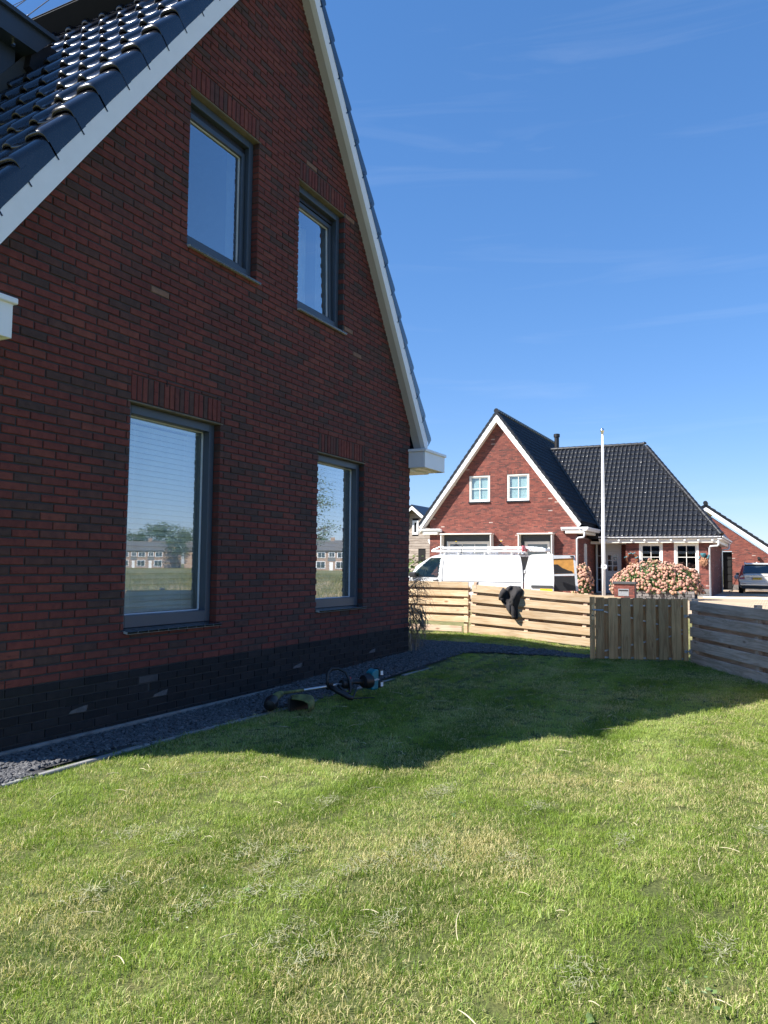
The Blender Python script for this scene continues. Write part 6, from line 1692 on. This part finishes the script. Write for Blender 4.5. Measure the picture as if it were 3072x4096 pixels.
# ================================================================== across the meadow (seen in the window reflections)
def mirr(px_, w_, yg=.15):
    r_ = (px_-1536)/3120*w_
    return Vector((cf.x*w_+cr.x*r_, 2*yg-(-4.548+cf.y*w_+cr.y*r_), 0))
M_rowb = simple('row_house_brick', (.34, .24, .18), .9, var=.2, vscale=2)
M_rowr = simple('row_house_roof', (.10, .095, .095), .8, var=.2, vscale=2)
M_panelg = simple('grey_cladding', (.16, .165, .17), .7)
def row_house(A, B, dep, label, grp):
    A = Vector((*A[:2], -.13)); B = Vector((*B[:2], -.13)); d = B-A; L_ = d.length
    ang = math.atan2(d.y, d.x); M = Matrix.Translation(A) @ Matrix.Rotation(ang, 4, 'Z')
    front = -1 if (M.to_3x3() @ Vector((0, -1, 0))).dot(Vector((0, 0, 0))-A) > 0 else 1
    t = thing('terraced_house', label, 'house', A, grp)
    y0, y1 = (0, dep*-front) if front == -1 else (-dep, 0)
    ya, yb = (0, dep) if front == -1 else (-dep, 0)
    mb = MB(); mb.box(0, L_, ya, yb, 0, 5.5, M=M); mb.prism([(0, ya, 5.5), (0, yb, 5.5), (0, (ya+yb)/2, 8.0)], (L_, 0, 0), M=M); mb.build('wall', M_rowb, t)
    mb = MB(); ym = (ya+yb)/2
    mb.prism([(-.2, ya-.4, 5.4), (-.2, ym, 8.3), (-.2, yb+.4, 5.4), (-.2, yb+.4, 5.2), (-.2, ym, 8.05), (-.2, ya-.4, 5.2)], (L_+.4, 0, 0), M=M); ro = mb.build('roof', M_rowr, t)
    mb = MB(); mb.box(L_*.45, L_*.45+.9, ym-.4, ym+.4, 7.6, 9.1, M=M); mb.build('chimney', M_rowb, ro)
    yf = 0 + front*.04
    for k in range(max(1, round(L_/6))):
        x0 = k*6.0
        for (xa, xb, za, zb) in ((x0+.5, x0+3.0, 3.3, 4.9), (x0+3.6, x0+5.5, 3.5, 4.9), (x0+.5, x0+3.4, .5, 2.4)):
            f = MB(); f.box(xa, xb, yf-.05, yf+.05, za, zb, M=M); fo = f.build('window', M_white, t)
            n_ = 2
            for i in range(n_):
                g = MB(); a = xa+.14+(xb-xa-.28)*i/n_; b = xa+.14+(xb-xa-.28)*(i+1)/n_-.1; g.box(a, b, yf+front*.055-.01, yf+front*.055+.01, za+.14, zb-.14, M=M); g.build('pane', M_carglassd, fo)
        f = MB(); f.box(x0+3.4, x0+5.7, yf-.03, yf+.03, 2.5, 3.4, M=M); f.build('cladding', M_panelg, t)
        f = MB(); f.box(x0+4.2, x0+5.2, yf-.04, yf+.05, 0, 2.2, M=M); f.build('door', M_white, t)
    f = MB(); f.box(-.2, L_+.2, yf+front*.15-.15, yf+front*.15+.15, 5.15, 5.32, M=M); f.build('gutter', M_white, ro)
    return t
W0 = 235
row_house(mirr(660, W0), mirr(470, W0+6), 9, 'brown brick row houses with white windows beyond the meadow, reflected in the large window', 'row houses beyond the meadow')
row_house(mirr(930, W0+4), mirr(742, W0+2), 9, 'brown brick row houses beyond the meadow, right of the reflected tall trees', 'row houses beyond the meadow')
row_house(mirr(1392, W0-25), mirr(1215, W0-20), 9, 'brown brick row houses beyond the meadow, reflected in the window by the corner', 'row houses beyond the meadow')
row_house(mirr(300, W0+30), mirr(100, W0+30), 9, 'brown brick row houses beyond the meadow, farthest along the row', 'row houses beyond the meadow')
M_bark = simple('bark', (.10, .075, .055), .95, var=.3, vscale=3, bump=.5, bscale=12)
M_tleaf = simple('tree_leaf', (.055, .085, .025), .6, var=.5, vscale=.6)
def tree_meshes(seed, H_, rad, nl, leaf):
    r_ = random.Random(seed); tk = MB(); pts = [(0, 0, -.1), (r_.uniform(-.1, .1), r_.uniform(-.1, .1), H_*.3), (r_.uniform(-.3, .3), r_.uniform(-.3, .3), H_*.65), (0, 0, H_*.9)]
    tk.tube(pts, [H_*.028, H_*.02, H_*.011, H_*.003], 8); cl_ = []
    for i in range(22):
        z = H_*r_.uniform(.28, .86); a = r_.uniform(0, 6.28); l_ = rad*r_.uniform(.5, 1.0)*(1.15-.75*abs(z/H_-.5))
        e = Vector((math.cos(a)*l_, math.sin(a)*l_, z+l_*r_.uniform(.1, .6))); tk.tube([(0, 0, z), e*.5+Vector((0, 0, z*.5)), e], [H_*.007, H_*.005, H_*.0015], 5); cl_ += [e, e*.6+Vector((0, 0, z*.4))]
    for i in range(12): cl_.append(Vector((r_.gauss(0, rad*.35), r_.gauss(0, rad*.35), H_*r_.uniform(.55, .97))))
    lf = MB()
    for i in range(nl):
        c = r_.choice(cl_); s_ = rad*.20
        p = c+Vector((r_.gauss(0, s_), r_.gauss(0, s_), r_.gauss(0, s_*.75)))
        n_ = Vector((r_.gauss(0, 1), r_.gauss(0, 1), r_.gauss(.5, 1))).normalized(); q = n_.to_track_quat('Z', 'Y').to_matrix().to_4x4(); l_ = leaf*r_.uniform(.6, 1.3)
        lf.add([(-l_*.5, 0, 0), (0, -l_*.28, 0), (l_*.5, 0, 0), (0, l_*.28, 0)], [(0, 1, 2, 3)], M=Matrix.Translation(p) @ q)
    return tk.mesh('trunk', M_bark, smooth=True), lf.mesh('crown', M_tleaf)
kinds_ = [tree_meshes(3, 13, 4.6, 2600, .55), tree_meshes(8, 15, 5.2, 3000, .55), tree_meshes(5, 7.6, 1.7, 2600, .13)]
def tree(pos, k_, sc_, rz, label, grp='trees beyond the meadow'):
    t = thing('tree', label, 'tree', (pos[0], pos[1], -.13), grp)
    M = Matrix.Translation((pos[0], pos[1], -.13)) @ Matrix.Rotation(rz, 4, 'Z') @ Matrix.Scale(sc_, 4)
    place('trunk', kinds_[k_][0], M, t); kind(place('crown', kinds_[k_][1], M, t), 'stuff')
tree(mirr(540, 262), 0, .95, 0.3, 'leafy tree behind the row houses, leftmost in the window reflection')
tree(mirr(632, 258), 0, 1.15, 2.0, 'tall rounded tree rising over the chimney of the reflected row houses')
tree(mirr(712, 232), 1, .82, 4.0, 'dark broad tree closing the gap between two reflected row houses')
tree(mirr(765, 262), 1, .85, 1.0, 'broad tree behind the second block of reflected row houses')
tree(mirr(1290, 240), 0, .80, 3.0, 'small crowned tree above the roof reflected in the window by the corner')
tree(mirr(400, 250), 1, .9, 5.2, 'broad tree at the far left end of the row houses')
tree(mirr(1237, 52), 2, 1.0, 1.4, 'slender young tree in the meadow whose twigs show in the corner window', 'trees in the meadow')
# shrub by the shed, seen beside the van's windscreen
shb = thing('green_shrub', 'green leafy shrub behind the nose of the white van', 'shrub', (43, 15.2, GZ))
mb = MB()
for i in range(700):
    p = Vector((43+rh.gauss(0, .5), 14.6+rh.gauss(0, .9), .1+abs(rh.gauss(.7, .45)))); q = Vector((rh.gauss(0, 1), rh.gauss(0, 1), rh.gauss(.6, 1))).normalized().to_track_quat('Z', 'Y').to_matrix().to_4x4(); l_ = rh.uniform(.08, .16)
    mb.add([(-l_, 0, 0), (0, -l_*.45, 0), (l_, 0, 0), (0, l_*.45, 0)], [(0, 1, 2, 3)], M=Matrix.Translation(p) @ q)
kind(mb.build('foliage', simple('bright_leaf', (.12, .17, .04), .5, var=.4, vscale=3), shb, normals=False), 'stuff')
mb = MB()
for i in range(8): mb.tube([(43, 14.7+rh.uniform(-.5, .5), GZ), (43+rh.uniform(-.3, .3), 14.6+rh.uniform(-.8, .8), .9)], .015, 4)
mb.build('stem', M_twig, shb)
# two birds high in the blue
for (p, lab) in (((60, 28.2, 24.0), 'tiny dark bird high in the blue sky above the gabled house'),):
    t = thing('bird', lab, 'bird', p)
    mb = MB(); mb.tube([(p[0], p[1]-.12, p[2]), (p[0], p[1], p[2]), (p[0], p[1]+.14, p[2])], [.02, .05, .01], 6); mb.build('body', M_black, t)
    for s_ in (1, -1):
        mb = MB(); mb.add([(p[0], p[1]+.03, p[2]), (p[0]+s_*.25, p[1]-.02, p[2]+.10), (p[0]+s_*.42, p[1]-.10, p[2]+.04), (p[0]+s_*.2, p[1]-.08, p[2]+.05), (p[0], p[1]-.05, p[2])], [(0, 1, 2, 3, 4)]); mb.build('wing', M_black, t)
